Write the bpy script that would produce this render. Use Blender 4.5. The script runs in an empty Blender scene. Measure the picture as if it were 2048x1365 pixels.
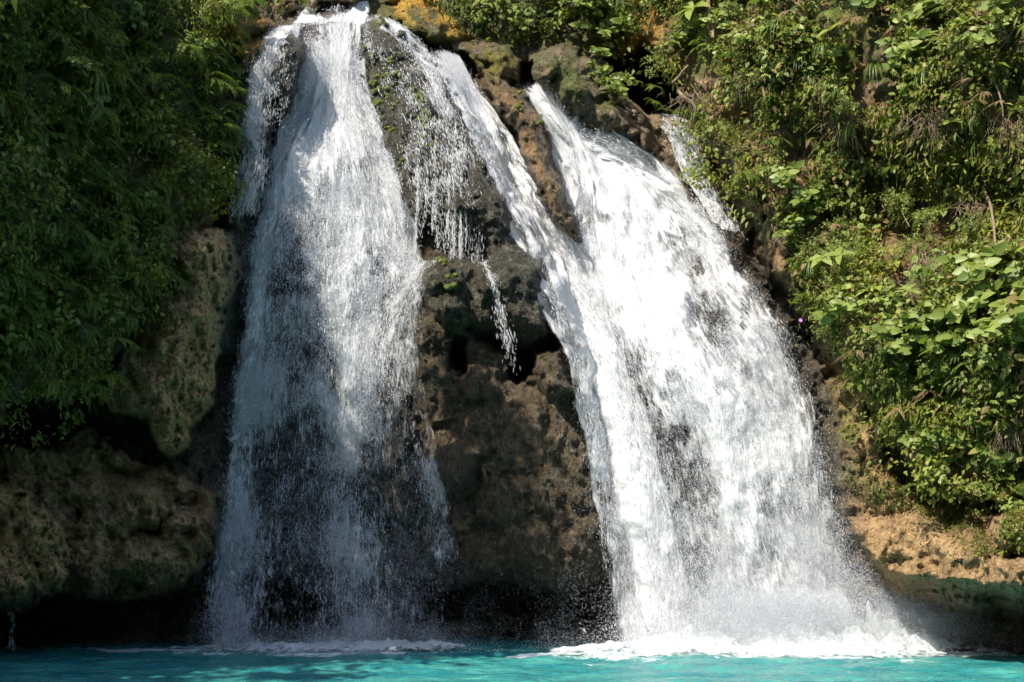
import bpy, math, random
import numpy as np
from mathutils import Vector, Matrix

random.seed(7)
RNG = np.random.default_rng(11)
scn = bpy.context.scene
col = scn.collection
rad = math.radians

# ------------------------------------------------------------------ camera
CAM_Y, CAM_H, FPX, HOR = -20.0, 1.4, 2857.0, 1100.0   # metres, metres, focal length and horizon in photo pixels
cam = bpy.data.cameras.new('camera')
cam_o = bpy.data.objects.new('camera', cam); col.objects.link(cam_o)
cam.sensor_width = 36.0
cam.lens = 36.0 * FPX / 2048.0
cam.shift_y = (HOR - 682.5) / 2048.0
cam.clip_end = 400
cam_o.location = (0, CAM_Y, CAM_H)
cam_o.rotation_euler = (rad(90), 0, 0)
scn.camera = cam_o

# ------------------------------------------------------------------ light
SUN = Vector((-0.45, -0.60, 0.68)).normalized()        # direction towards the sun
world = bpy.data.worlds.new('World'); scn.world = world
world.use_nodes = True
wn = world.node_tree.nodes; wl = world.node_tree.links
wn.clear()
sky = wn.new('ShaderNodeTexSky'); sky.sky_type = 'NISHITA'; sky.sun_disc = False
sky.sun_elevation = math.asin(SUN.z)
sky.sun_rotation = math.atan2(SUN.x, SUN.y)
sky.air_density = 1.0; sky.dust_density = 1.5; sky.ozone_density = 3.0
bg = wn.new('ShaderNodeBackground'); bg.inputs['Strength'].default_value = 0.15
wo = wn.new('ShaderNodeOutputWorld')
wl.new(sky.outputs[0], bg.inputs['Color']); wl.new(bg.outputs[0], wo.inputs['Surface'])
sun = bpy.data.lights.new('sun', 'SUN'); sun.energy = 5.0; sun.angle = rad(0.5); sun.color = (1.0, 0.94, 0.82)
sun_o = bpy.data.objects.new('sun', sun); col.objects.link(sun_o)
sun_o.rotation_euler = SUN.to_track_quat('Z', 'Y').to_euler()
sun_o.location = SUN * 60

scn.view_settings.view_transform = 'Standard'
scn.view_settings.look = 'None'
scn.view_settings.exposure = 0.85
scn.view_settings.gamma = 1.0
scn.cycles.use_denoising = True
scn.cycles.denoiser = 'OPENIMAGEDENOISE'
scn.cycles.max_bounces = 8
scn.cycles.diffuse_bounces = 4
scn.cycles.glossy_bounces = 3
scn.cycles.transmission_bounces = 4
scn.cycles.transparent_max_bounces = 24
scn.cycles.volume_bounces = 1
scn.cycles.use_adaptive_sampling = True
scn.cycles.adaptive_threshold = 0.02
scn.cycles.sample_clamp_indirect = 4.0

# ------------------------------------------------------------------ helpers
def P3(px, py, y):
    """photo pixel + depth -> world point"""
    px = np.asarray(px, float); py = np.asarray(py, float); y = np.asarray(y, float)
    d = y - CAM_Y
    return np.stack([(px - 1024.0) / FPX * d, y + 0 * px, CAM_H + (HOR - py) / FPX * d], -1)

def hash3(ix, iy, iz, seed):
    h = (ix.astype(np.int64) * 374761393 + iy.astype(np.int64) * 668265263 + iz.astype(np.int64) * 2147483647 + seed * 974634777) & 0xFFFFFFFF
    h = ((h ^ (h >> 13)) * 1274126177) & 0xFFFFFFFF
    h = (h ^ (h >> 16)) & 0xFFFFFFFF
    h = (h * 2246822519) & 0xFFFFFFFF
    return ((h ^ (h >> 15)) & 0xFFFF) / 65535.0

def vnoise(x, y, z=None, seed=0):
    """smooth value noise, -1..1"""
    x = np.asarray(x, float); y = np.asarray(y, float)
    if z is None:
        ix, iy = np.floor(x), np.floor(y); fx, fy = x - ix, y - iy
        fx = fx * fx * fx * (fx * (fx * 6 - 15) + 10); fy = fy * fy * fy * (fy * (fy * 6 - 15) + 10)
        zz = np.zeros_like(ix)
        a = hash3(ix, iy, zz, seed); b = hash3(ix + 1, iy, zz, seed)
        c = hash3(ix, iy + 1, zz, seed); d = hash3(ix + 1, iy + 1, zz, seed)
        return 2 * ((a + (b - a) * fx) * (1 - fy) + (c + (d - c) * fx) * fy) - 1
    z = np.asarray(z, float)
    iz = np.floor(z); fz = z - iz; fz = fz * fz * (3 - 2 * fz)
    ix, iy = np.floor(x), np.floor(y); fx, fy = x - ix, y - iy
    fx = fx * fx * (3 - 2 * fx); fy = fy * fy * (3 - 2 * fy)
    r = []
    for k in (0, 1):
        a = hash3(ix, iy, iz + k, seed); b = hash3(ix + 1, iy, iz + k, seed)
        c = hash3(ix, iy + 1, iz + k, seed); d = hash3(ix + 1, iy + 1, iz + k, seed)
        r.append((a + (b - a) * fx) * (1 - fy) + (c + (d - c) * fx) * fy)
    return 2 * (r[0] + (r[1] - r[0]) * fz) - 1

def fbm(x, y, z=None, seed=0, oct=4, gain=0.5, lac=2.03):
    s = 0; a = 1; t = 0
    for i in range(oct):
        ca, sa = math.cos(0.6 * i), math.sin(0.6 * i)
        xx, yy = (x * ca - y * sa, x * sa + y * ca) if z is None else (x, y)
        s = s + a * vnoise(xx + 17.3 * i, yy - 9.1 * i, z, seed + i * 31); t += a
        a *= gain; x = x * lac; y = y * lac
        if z is not None: z = z * lac
    return s / t

def billow(x, y, seed=0, oct=3):
    s = 0; a = 1; t = 0
    for i in range(oct):
        s = s + a * np.abs(vnoise(x + 5.7 * i, y + 3.3 * i, None, seed + i * 13)); t += a
        a *= 0.5; x = x * 2.07; y = y * 2.07
    return s / t

def sstep(a, b, x):
    t = np.clip((x - a) / (b - a), 0, 1)
    return t * t * (3 - 2 * t)

def poly_sd(px, py, poly):
    """signed distance in pixels, positive inside"""
    q = np.array(poly, float)
    shp = px.shape
    x = px.ravel(); y = py.ravel()
    out = np.full(x.shape, -1e3)
    m = (x > q[:, 0].min() - 140) & (x < q[:, 0].max() + 140) & (y > q[:, 1].min() - 140) & (y < q[:, 1].max() + 140)
    x = x[m]; y = y[m]
    d2 = np.full(x.shape, 1e12); ins = np.zeros(x.shape, bool)
    n = len(q)
    for i in range(n):
        x0, y0 = q[i]; x1, y1 = q[(i + 1) % n]
        ex, ey = x1 - x0, y1 - y0
        t = np.clip(((x - x0) * ex + (y - y0) * ey) / (ex * ex + ey * ey + 1e-9), 0, 1)
        d2 = np.minimum(d2, (x - x0 - t * ex) ** 2 + (y - y0 - t * ey) ** 2)
        if y0 != y1:
            c = ((y0 > y) != (y1 > y)) & (x < (x1 - x0) * (y - y0) / (y1 - y0) + x0)
            ins ^= c
    out[m] = np.where(ins, 1, -1) * np.sqrt(d2)
    return out.reshape(shp)

def mk(name, V, F, mat=None, parent=None, attrs=None, uv=None, smooth=True):
    """one mesh object out of numpy arrays; F = (n,3) or (n,4) array or a list of such arrays"""
    me = bpy.data.meshes.new(name)
    V = np.ascontiguousarray(V, dtype=np.float32).reshape(-1, 3)
    Fs = F if isinstance(F, (list, tuple)) else [F]
    Fs = [np.asarray(f, dtype=np.int32) for f in Fs if len(f)]
    nl = sum(f.size for f in Fs); nf = sum(len(f) for f in Fs)
    me.vertices.add(len(V)); me.vertices.foreach_set('co', V.ravel())
    me.loops.add(nl); me.polygons.add(nf)
    li = np.concatenate([f.ravel() for f in Fs])
    tot = np.concatenate([np.full(len(f), f.shape[1], np.int32) for f in Fs])
    st = np.concatenate([[0], np.cumsum(tot)[:-1]]).astype(np.int32)
    me.loops.foreach_set('vertex_index', li.astype(np.int32))
    me.polygons.foreach_set('loop_start', st)
    try: me.polygons.foreach_set('loop_total', tot)
    except Exception: pass
    if smooth: me.polygons.foreach_set('use_smooth', np.ones(nf, bool))
    me.update(calc_edges=True)
    for k, a in (attrs or {}).items():
        a = np.asarray(a, np.float32)
        if a.ndim == 2 and a.shape[1] == 3:
            a = np.concatenate([a, np.ones((len(a), 1), np.float32)], 1)
        if a.ndim == 2:
            at = me.attributes.new(k, 'FLOAT_COLOR', 'POINT'); at.data.foreach_set('color', np.ascontiguousarray(a).ravel())
        else:
            at = me.attributes.new(k, 'FLOAT', 'POINT'); at.data.foreach_set('value', a)
    if uv is not None:
        l = me.uv_layers.new(name='flow')
        l.data.foreach_set('uv', np.ascontiguousarray(np.asarray(uv, np.float32)[li]).ravel())
    if mat: me.materials.append(mat)
    o = bpy.data.objects.new(name, me); col.objects.link(o)
    if parent: o.parent = parent
    return o

def grid_faces(nr, nc, mask=None):
    i = np.arange(nr * nc).reshape(nr, nc)
    f = np.stack([i[:-1, :-1], i[1:, :-1], i[1:, 1:], i[:-1, 1:]], -1)
    if mask is not None: return f[mask]
    return f.reshape(-1, 4)

def tag(o, label=None, cat=None, group=None, kind=None):
    if label: o['label'] = label
    if cat: o['category'] = cat
    if group: o['group'] = group
    if kind: o['kind'] = kind
    return o

def empty(name, loc, label, cat, group=None):
    o = bpy.data.objects.new(name, None); col.objects.link(o); o.location = loc
    o.empty_display_size = 0.1
    return tag(o, label, cat, group)

class NT:
    """tiny node-tree writer"""
    def __init__(s, name):
        s.m = bpy.data.materials.new(name); s.m.use_nodes = True
        s.t = s.m.node_tree; s.t.nodes.clear()
        s.out = s.t.nodes.new('ShaderNodeOutputMaterial')
    def n(s, kind, inp=None, **kw):
        nd = s.t.nodes.new('ShaderNode' + kind)
        for k, v in kw.items(): setattr(nd, k, v)
        for k, v in (inp or {}).items():
            if hasattr(v, 'is_output') or isinstance(v, bpy.types.NodeSocket): s.t.links.new(v, nd.inputs[k])
            else: nd.inputs[k].default_value = v
        return nd
    def math(s, op, a, b=0.0, c=None, clamp=False):
        nd = s.t.nodes.new('ShaderNodeMath'); nd.operation = op; nd.use_clamp = clamp
        for i, v in enumerate((a, b) if c is None else (a, b, c)):
            if isinstance(v, bpy.types.NodeSocket): s.t.links.new(v, nd.inputs[i])
            else: nd.inputs[i].default_value = v
        return nd.outputs[0]
    def mix(s, f, a, b, mode='MIX'):
        nd = s.t.nodes.new('ShaderNodeMix'); nd.data_type = 'RGBA'; nd.blend_type = mode
        for k, v in ((0, f), (6, a), (7, b)):
            if isinstance(v, bpy.types.NodeSocket): s.t.links.new(v, nd.inputs[k])
            else: nd.inputs[k].default_value = (*v, 1) if isinstance(v, tuple) and len(v) == 3 else v
        return nd.outputs[2]
    def ramp(s, f, stops, interp='LINEAR'):
        nd = s.t.nodes.new('ShaderNodeValToRGB'); s.t.links.new(f, nd.inputs[0])
        nd.color_ramp.interpolation = interp
        e = nd.color_ramp.elements
        while len(e) < len(stops): e.new(0.5)
        for k, (p, c) in enumerate(stops):
            e[k].position = p
            e[k].color = (*c, 1) if not isinstance(c, (int, float)) else (c, c, c, 1)
        return nd.outputs[0]
    def attr(s, name, out='Fac'):
        return s.n('Attribute', attribute_name=name).outputs[out]
    def done(s, surf=None, vol=None):
        if surf: s.t.links.new(surf, s.out.inputs['Surface'])
        if vol: s.t.links.new(vol, s.out.inputs['Volume'])
        return s.m

# ------------------------------------------------------------------ rock relief, laid out over the gorge wall
def axis(segs):
    out = []
    for a, b, st in segs:
        out.append(np.arange(a, b, st))
    out.append([segs[-1][1]])
    return np.concatenate(out).astype(float)

PXA = axis([(-1500, -60, 18), (-60, 2110, 3.4), (2110, 3300, 18)])
PYA = axis([(-620, -40, 14), (-40, 1345, 3.4), (1345, 1540, 13)])
GX, GY = np.meshgrid(PXA, PYA)          # rows = py
# natural edges: warp the layout by noise
wxn = fbm(GX / 90, GY / 90, seed=3, oct=4) * 20 + fbm(GX / 22, GY / 22, seed=8, oct=3) * 8 + fbm(GX / 8, GY / 8, seed=14, oct=2) * 3.5
wyn = fbm(GX / 90, GY / 90, seed=5, oct=4) * 20 + fbm(GX / 22, GY / 22, seed=9, oct=3) * 8 + fbm(GX / 8, GY / 8, seed=15, oct=2) * 3.5
WX, WY = GX + wxn, GY + wyn

t_up = (1300 - GY) / 1300.0
Y = 0.7 + 1.7 * np.clip(t_up, -0.2, 3)
Y = np.where(GY < 0, Y + (-GY) / 260.0, Y)
Y -= 4.6 * sstep(1420, 2900, GX) + 1.0 * sstep(1500, 1900, GX)

LAYERS = {}
def layer(key, poly, target, soft=14, bulge=0.0, br=60, warp=1.0, mode='set'):
    """blend the relief towards `target` inside a polygon, puffed up by `bulge` towards its middle"""
    global Y
    x = GX + wxn * warp; y = GY + wyn * warp
    d = poly_sd(x, y, poly)
    m = sstep(-soft, soft, d)
    b = bulge * (1 - np.exp(-np.clip(d, 0, None) / br))
    T = target(GX, GY) if callable(target) else target
    if mode == 'set': Y = Y + (T - b - Y) * m
    else: Y = Y + (T - b) * m
    LAYERS[key] = m
    return m

# far bank and gorge above the crest
layer('bank', [(720, -700), (1400, -700), (1400, 120), (1240, 200), (1080, 175), (1000, 165), (930, 130), (850, 95), (770, 45), (735, 15), (720, -100)],
      lambda x, y: 3.2 + (120 - y) / 260.0, soft=10, bulge=0.5, br=40)
layer('bank_ledge', [(760, 20), (850, 20), (930, 90), (1020, 105), (1065, 140), (1050, 168), (990, 160), (930, 125), (850, 88), (790, 45)], 2.35, soft=10, bulge=0.35, br=25)
layer('crestcut', [(745, 6), (600, 10), (585, 30), (560, 45), (600, 60), (735, 55), (750, 30)], lambda x, y: 1.55 + np.clip(58 - y, -20, 70) / 48.0 * 1.7, soft=7, warp=.3)
layer('lefttop', [(430, 45), (470, 38), (535, 42), (545, 60), (505, 110), (480, 160), (440, 170)], 1.5, soft=8, bulge=0.35, br=20)
# left column behind the thin veil
layer('leftcol', [(440, 100), (500, 90), (540, 70), (590, 60), (600, 110), (600, 190), (560, 260), (530, 400), (500, 560), (470, 700), (430, 700), (440, 400)], 0.75, soft=14, bulge=0.45, br=40)
layer('dome', [(540, 80), (575, 58), (600, 90), (602, 180), (575, 240), (545, 235), (530, 160)], 0.75, soft=12, bulge=0.55, br=26)
# chute behind the main left crest
layer('chute', [(605, 40), (720, 40), (735, 120), (740, 190), (700, 240), (620, 230), (600, 150)], 1.55, soft=14)
# recess behind the main left fall
layer('recessL', [(600, 260), (740, 260), (800, 400), (830, 640), (860, 900), (900, 1180), (440, 1180), (450, 820), (500, 560), (540, 380)], 0.95, soft=40)
# mossy tufa ridge with the hanging curtain
layer('ridge', [(715, 50), (760, 28), (815, 60), (870, 120), (925, 220), (960, 310), (1010, 410), (1060, 500), (1120, 640), (1060, 620), (1000, 560), (965, 500),
                (940, 470), (890, 480), (830, 470), (812, 420), (790, 340), (760, 270), (735, 190), (715, 110)],
      lambda x, y: 1.35 - 0.8 * sstep(60, 420, y), soft=12, bulge=0.5, br=45)
layer('ridge_recess', [(815, 440), (870, 420), (930, 430), (965, 480), (960, 520), (900, 515), (840, 530), (810, 500)], 1.25, soft=14)
# divider between the two slanting falls
layer('divider', [(935, 120), (1000, 158), (1062, 180), (1098, 250), (1125, 350), (1152, 450), (1172, 505), (1130, 470), (1085, 400), (1040, 300), (985, 210)],
      lambda x, y: 1.55 - 1.0 * sstep(130, 480, y), soft=9, bulge=0.65, br=24)
# boulder
layer('boulder', [(1062, 112), (1085, 100), (1130, 102), (1190, 140), (1250, 200), (1300, 262), (1335, 320), (1330, 345), (1270, 305), (1225, 285), (1165, 270), (1120, 215), (1085, 165)],
      1.7, soft=9, bulge=0.75, br=40)
layer('cave', [(1215, 120), (1290, 90), (1380, 150), (1410, 190), (1395, 232), (1340, 235), (1290, 232), (1240, 195)], 5.5, soft=12, warp=1.2)
layer('gap', [(1040, 128), (1066, 125), (1076, 165), (1068, 172), (1045, 165)], 3.6, soft=6, warp=.5)
# bed of the far small fall
layer('farbed', [(1300, 228), (1400, 225), (1420, 300), (1440, 380), (1400, 400), (1330, 330)], 2.0, soft=12)
# bed below the big right fall
layer('bedR', [(1120, 300), (1330, 340), (1440, 400), (1560, 560), (1640, 740), (1700, 960), (1760, 1180), (1300, 1200), (1230, 900), (1130, 620), (1150, 470)],
      lambda x, y: 1.7 - 1.25 * sstep(300, 800, y), soft=30, bulge=0.2, br=70)
# centre wall and its hollows
layer('centre', [(820, 640), (900, 640), (1010, 690), (1120, 700), (1160, 800), (1230, 1000), (1250, 1150), (1100, 1165), (930, 1165), (880, 1000), (840, 800)],
      0.35, soft=24, bulge=0.35, br=90)
layer('mound', [(822, 560), (850, 525), (915, 508), (980, 518), (1000, 500), (1050, 510), (1100, 600), (1125, 665), (1060, 690), (1000, 672), (930, 665), (900, 670), (850, 650)],
      0.15, soft=14, bulge=0.6, br=45)
layer('ledge', [(1075, 690), (1130, 700), (1160, 790), (1130, 800), (1085, 790), (1065, 740)], 0.05, soft=10, bulge=0.35, br=25)
layer('holeA', [(895, 680), (925, 690), (925, 745), (905, 750)], 1.4, soft=9)
layer('holeB', [(1010, 700), (1080, 690), (1075, 745), (1030, 770), (1010, 745)], 1.5, soft=10)
layer('lump1', [(915, 750), (955, 735), (1000, 760), (1000, 800), (940, 810), (915, 785)], 0.1, soft=12, bulge=.25, br=20)
layer('lump2', [(880, 890), (930, 880), (955, 930), (950, 985), (900, 985), (875, 940)], 0.15, soft=12, bulge=.3, br=25)
# left gorge wall
layer('wallL', [(-1600, -900), (440, -900), (470, 0), (478, 140), (445, 330), (415, 430), (345, 560), (262, 690), (190, 790), (90, 800), (0, 850), (-300, 880), (-1600, 900)],
      lambda x, y: -0.1 + 1.25 * sstep(560, 160, y) * sstep(0, 300, x) - 2.6 * np.clip((470 - x) / 470.0, 0, 6) ** .9,
      soft=16, bulge=0.55, br=70)
layer('hillL', [(-1600, -900), (735, -900), (735, -60), (600, -25), (480, -45), (330, -75), (150, -190), (-60, -320), (-400, -520), (-1600, -700)], lambda x, y: 3.2 + (-y) / 130.0, soft=14)
layer('tufaL', [(385, 452), (430, 445), (462, 470), (470, 560), (440, 700), (420, 800), (380, 880), (345, 912), (318, 890), (290, 850), (228, 832), (212, 790), (235, 720), (290, 640), (345, 560), (360, 490)],
      lambda x, y: -0.35 - (450 - x) / 400.0, soft=5, bulge=0.55, br=45)
layer('lowL', [(-1600, 900), (0, 880), (70, 900), (180, 860), (290, 930), (380, 950), (440, 1000), (452, 1110), (380, 1150), (330, 1195), (240, 1200), (130, 1190), (-1600, 1190)],
      lambda x, y: 0.35 - 1.3 * np.clip((450 - x) / 450.0, 0, 5) ** 0.8, soft=6, bulge=0.4, br=60)
layer('bulb', [(-1600, 1000), (-40, 960), (60, 985), (120, 1040), (140, 1120), (120, 1180), (60, 1222), (0, 1228), (-1600, 1240)],
      lambda x, y: -1.6 - np.clip(-x, 0, 1500) / 300.0, soft=5, bulge=0.5, br=50)
layer('caveL', [(20, 810), (120, 780), (190, 800), (180, 850), (90, 890), (10, 890)], 1.6, soft=9)
# undercut at the waterline
layer('undercutL', [(-30, 1240), (140, 1205), (330, 1205), (450, 1130), (700, 1150), (940, 1165), (1100, 1170), (1260, 1160), (1330, 1600), (-60, 1600)],
      lambda x, y: 2.6 - .8 * sstep(600, 250, x), soft=7)
layer('undercutLL', [(-1600, 1240), (-30, 1240), (-30, 1600), (-1600, 1600)], lambda x, y: 0.6 - 2.6 * np.clip((-30 - x) / 600, 0, 3), soft=30)
# right gorge wall
layer('wallR', [(1280, -900), (1285, 60), (1330, 150), (1395, 215), (1415, 300), (1470, 390), (1520, 500), (1590, 600), (1640, 690), (1700, 745), (1760, 830), (1790, 930), (1860, 1000),
                (1960, 1010), (2048, 985), (3400, 900), (3400, -900)],
      lambda x, y: 0.9 - 3.2 * np.clip((x - 1380) / 670.0, 0, 4) ** 0.9 + .9 * sstep(620, -100, y) - .7 * np.exp(-((y - 60 - (x - 1700) * .1) / 110) ** 2) * sstep(1400, 1600, x) + 1.0 * np.exp(-((y - 410) / 120) ** 2) * sstep(1560, 1740, x) - .45 * np.exp(-((y - 690) / 110) ** 2) * sstep(1620, 1750, x), soft=18, bulge=0.5, br=60)
layer('stripR', [(1520, 380), (1548, 400), (1560, 500), (1545, 570), (1525, 500)], 0.2, soft=10, bulge=.3, br=20)
layer('rockR', [(1640, 770), (1690, 745), (1740, 800), (1765, 880), (1790, 950), (1860, 1010), (2048, 1000), (3400, 900), (3400, 1190), (2048, 1180), (1900, 1170), (1780, 1160), (1690, 1060), (1650, 900)],
      lambda x, y: 0.2 - 2.6 * np.clip((x - 1640) / 410.0, 0, 4) ** 0.9 - .75 * sstep(1030, 1190, y), soft=18, bulge=0.3, br=60)
layer('lichenR', [(1985, 1050), (2010, 1005), (2070, 985), (2600, 970), (2600, 1090), (2100, 1110), (2000, 1120)], lambda x, y: -2.9 - np.clip((x - 2048) / 400, 0, 3), soft=12, bulge=.5, br=40)
layer('undercutR', [(1740, 1195), (1900, 1212), (2048, 1222), (3400, 1225), (3400, 1600), (1700, 1600)],
      lambda x, y: 0.25 - 1.5 * np.clip((x - 1700) / 900.0, 0, 3), soft=22)

# large-scale relief without the noise: used to lead the falling water
YB = Y.copy()
sx = GX * 0.007; sz = GY * 0.007
amp = 1.0 - 0.55 * LAYERS['cave']
def worley(x, y, seed=0, jit=.9):
    ix, iy = np.floor(x), np.floor(y); best = np.full(x.shape, 9.0); sec = np.full(x.shape, 9.0)
    for a in (-1, 0, 1):
        for b in (-1, 0, 1):
            cx, cy = ix + a, iy + b; z0 = np.zeros_like(cx)
            d = np.hypot(cx + .5 + jit * (hash3(cx, cy, z0, seed) - .5) - x, cy + .5 + jit * (hash3(cx, cy, z0, seed + 1) - .5) - y)
            sec = np.minimum(sec, np.maximum(best, d)); best = np.minimum(best, d)
    return best, sec
wq = fbm(sx * 1.6, sz * 1.6, seed=71, oct=3); wr = fbm(sx * 1.6, sz * 1.6, seed=72, oct=3)
w1, w1b = worley(sx * 1.15 + .9 * wq, sz * .42 + .5 * wr, 11)
w2, w2b = worley(sx * 2.9 + 1.5 * wr, sz * 1.6 + 1.3 * wq, 12)
w3, w3b = worley(sx * 8.5 + 1.2 * wq, sz * 7.0 + 1.2 * wr, 13)
big = fbm(sx * .7, sz * .6, seed=44, oct=3)
N = -0.62 * (np.sqrt(np.clip(1 - w1 ** 2, 0, 1)) - .75) - 0.20 * (np.sqrt(np.clip(1 - w2 ** 2, 0, 1)) - .8) * np.clip(1 + 2.5 * big, .1, 2)
N = N - 0.04 * (1 - LAYERS['rockR']) * (np.sqrt(np.clip(1 - w3 ** 2, 0, 1)) - .8)
N = N + .10 * np.exp(-((w1b - w1) / .10) ** 2) * sstep(-.1, .4, wr)
rdg = 1 - np.abs(fbm(sx * 1.5, sz * 1.1, seed=66, oct=5, gain=.55)) * 2.2
N = N - .20 * rdg
N = N + 0.34 * big
N = N + 0.24 * fbm(sx * 3.0, sz * 1.3, seed=51, oct=5) + 0.05 * fbm(sx * 9, sz * 6, seed=52, oct=4, gain=.65) + 0.03 * (billow(sx * 14, sz * 10, seed=57) - .5)
N = N + 0.03 * fbm(sx * 34, sz * 34, seed=58, oct=2)
led = (sz * .9 + .35 * fbm(sx * .9, sz * .5, seed=90, oct=3)) % 1.0
N = N - (.16 * (1 - LAYERS['rockR'])) * (sstep(0, .12, led) * (1 - led)) * sstep(-.3, .3, fbm(sx * .6, sz * .6, seed=91, oct=2))
calm = 1 - .6 * np.clip(LAYERS['ridge'] + LAYERS['mound'] + LAYERS['divider'] + LAYERS['crestcut'] * 1.4 + LAYERS['dome'] + LAYERS['leftcol'] + 1.3 * LAYERS['centre'], 0, 1.5)
hol = fbm(sx * 1.9, sz * 2.4, seed=64, oct=3)                      # pits and hollows
N = N + .30 * sstep(.46, .75, hol) * calm
N = N * (.55 + .45 * calm) + (1 - calm) * .05 * fbm(sx * 26, sz * 7, seed=68, oct=3)
LUMPS = [(915,930,40,60,.4),(955,770,50,40,.35),(1000,860,70,90,.3),(1100,850,60,70,.3),(1010,1010,60,50,.35),(1110,990,70,60,.3),(900,1060,50,60,.3),(1080,1090,100,50,.35),(960,1110,70,40,.3),
    (1180,1080,60,60,.3),(1130,900,40,60,.3),(870,790,40,60,.3),(890,640,40,50,.3),(1105,750,42,45,.6),(1045,610,50,50,.25),(1000,560,50,35,.25),(870,560,45,40,.25),(1060,540,40,40,.25),
    (285,1005,55,50,.6),(390,1060,60,50,.7),(300,1120,70,50,.55),(190,1130,60,60,.6),(230,1020,50,60,.45),(160,960,60,60,.35),(380,1130,60,40,.45),(330,960,50,40,.35),(430,1000,40,60,.35),(60,930,60,50,.4),
    (240,900,40,40,.4),(200,1060,40,40,.35),(90,1060,60,80,.5),(20,1130,60,80,.4),(-30,1000,60,60,.4),(110,1160,40,40,.3),
    (400,520,50,80,.4),(350,700,45,110,.45),(300,790,50,80,.4),(345,860,35,55,.4),(400,640,35,60,.3),(395,740,40,60,.35),(260,760,30,50,.3),(330,610,40,50,.3),(440,580,25,70,.3),
    (1700,800,50,50,.4),(1720,890,50,60,.35),(1760,980,60,50,.35),(1830,1070,80,50,.4),(1740,1080,60,60,.35),(1920,1100,80,50,.4),(2020,1150,70,40,.35),(1880,1150,80,30,.35),(1690,960,30,60,.3),
    (1545,480,25,90,.45),(1510,620,30,90,.3),(1580,680,30,70,.3),(1470,470,25,60,.3),(1620,790,30,70,.3),(1640,700,20,60,.35),
    (860,60,60,28,.4),(960,110,60,28,.4),(1010,140,40,24,.3),(1090,130,26,34,.4),(1150,200,50,40,.3),(1210,250,45,35,.3),(1270,290,45,30,.3),(800,30,40,24,.3),(490,55,40,20,.35),(455,250,25,60,.3),(455,350,25,40,.3)]
bmp = np.zeros(GX.shape)
wlx = fbm(GX / 34, GY / 34, seed=101, oct=3) * 14; wly = fbm(GX / 34, GY / 34, seed=102, oct=3) * 14
for cx, cy, rx, ry, hh in LUMPS:
    m_ = (np.abs(GX - cx) < rx * 1.5 + 20) & (np.abs(GY - cy) < ry * 1.5 + 20)
    q_ = ((GX[m_] + wlx[m_] - cx) / rx) ** 2 + ((GY[m_] + wly[m_] - cy) / ry) ** 2
    bmp[m_] = np.maximum(bmp[m_], hh * np.sqrt(np.clip(1.25 - q_, 0, 1)) / 1.1)
N = N + LAYERS['centre'] * .16 * fbm(sx * 4.2, sz * .9, seed=99, oct=4)
N = N + (LAYERS['lowL'] + LAYERS['tufaL'] + LAYERS['bulb']).clip(0, 1) * .05 * fbm(sx * 22, sz * 18, seed=98, oct=3, gain=.7)
N = N - bmp * (1.15 - .5 * LAYERS['centre']) + .12 * (np.maximum(LAYERS['lowL'], LAYERS['tufaL']) * (bmp < .05))
crag = np.clip(LAYERS['tufaL'] + LAYERS['lowL'] + LAYERS['bulb'] + .25 * LAYERS['rockR'] + .15 * LAYERS['centre'], 0, 1)
N = N + crag * (.36 * (np.abs(fbm(sx * 2.6, sz * 1.7, seed=95, oct=5, gain=.6)) * 2 - .5) + .09 * (np.abs(fbm(sx * 11, sz * 9, seed=96, oct=4, gain=.65)) * 2.4 - .5))
Y = Y + N * amp * 0.9

def blur(A, r):
    """separable box blur (index space), three passes"""
    for _ in range(3):
        for ax in (0, 1):
            pad = [(0, 0), (0, 0)]; pad[ax] = (r + 1, r)
            c = np.cumsum(np.pad(A, pad, mode='edge'), axis=ax)
            n = A.shape[ax]
            A = (np.take(c, np.arange(2 * r + 1, 2 * r + 1 + n), ax) - np.take(c, np.arange(0, n), ax)) / (2 * r + 1)
    return A

PG = P3(GX, GY, Y)                       # rock surface points
def grid_normals(P):
    du = np.gradient(P, axis=1); dv = np.gradient(P, axis=0)
    n = np.cross(dv, du); n /= np.linalg.norm(n, axis=-1, keepdims=True) + 1e-9
    s = np.sign(-n[..., 1:2]); s[s == 0] = 1
    return n * s
YSM = blur(Y, 3)
NG = grid_normals(P3(GX, GY, YSM))

def gidx(px, py):
    j = np.clip(np.searchsorted(PXA, px), 0, len(PXA) - 1); i = np.clip(np.searchsorted(PYA, py), 0, len(PYA) - 1)
    return i, j

# ---- rock colours, place by place (stone, moss, wetness, some light and shade put in)
def pm(poly, soft=30):
    return sstep(-soft, soft, poly_sd(WX, WY, poly))
n1 = fbm(sx * 1.3, sz * 1.3, seed=81, oct=4); n2 = fbm(sx * 4.5, sz * 4.5, seed=82, oct=4); n3 = fbm(sx * 2.2, sz * 2.2, seed=83, oct=3)
wet = pm([(480, 40), (740, 20), (950, 130), (1330, 300), (1420, 230), (1480, 420), (1600, 620), (1660, 850), (1720, 1080), (1800, 1400), (380, 1400), (440, 800), (470, 500), (470, 300)], 22)
wet = np.clip(wet + sstep(1150, 1230, GY), 0, 1)
C = np.zeros(GX.shape + (3,))
def C3(*c): return np.array(c, float)
def blend(m, c):
    global C
    C = C * (1 - m[..., None]) + np.asarray(c) * m[..., None]
C[:] = C3(.27, .19, .105)
blend(sstep(-.2, .5, n1), C3(.33, .225, .12))
blend(sstep(0, .6, n2) * .5, C3(.20, .15, .10))
blend(sstep(.15, .55, n3) * .6, C3(.36, .235, .125))
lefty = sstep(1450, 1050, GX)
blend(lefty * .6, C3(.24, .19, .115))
blend(lefty * sstep(0, .5, n3) * .5, C3(.16, .13, .09))
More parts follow.
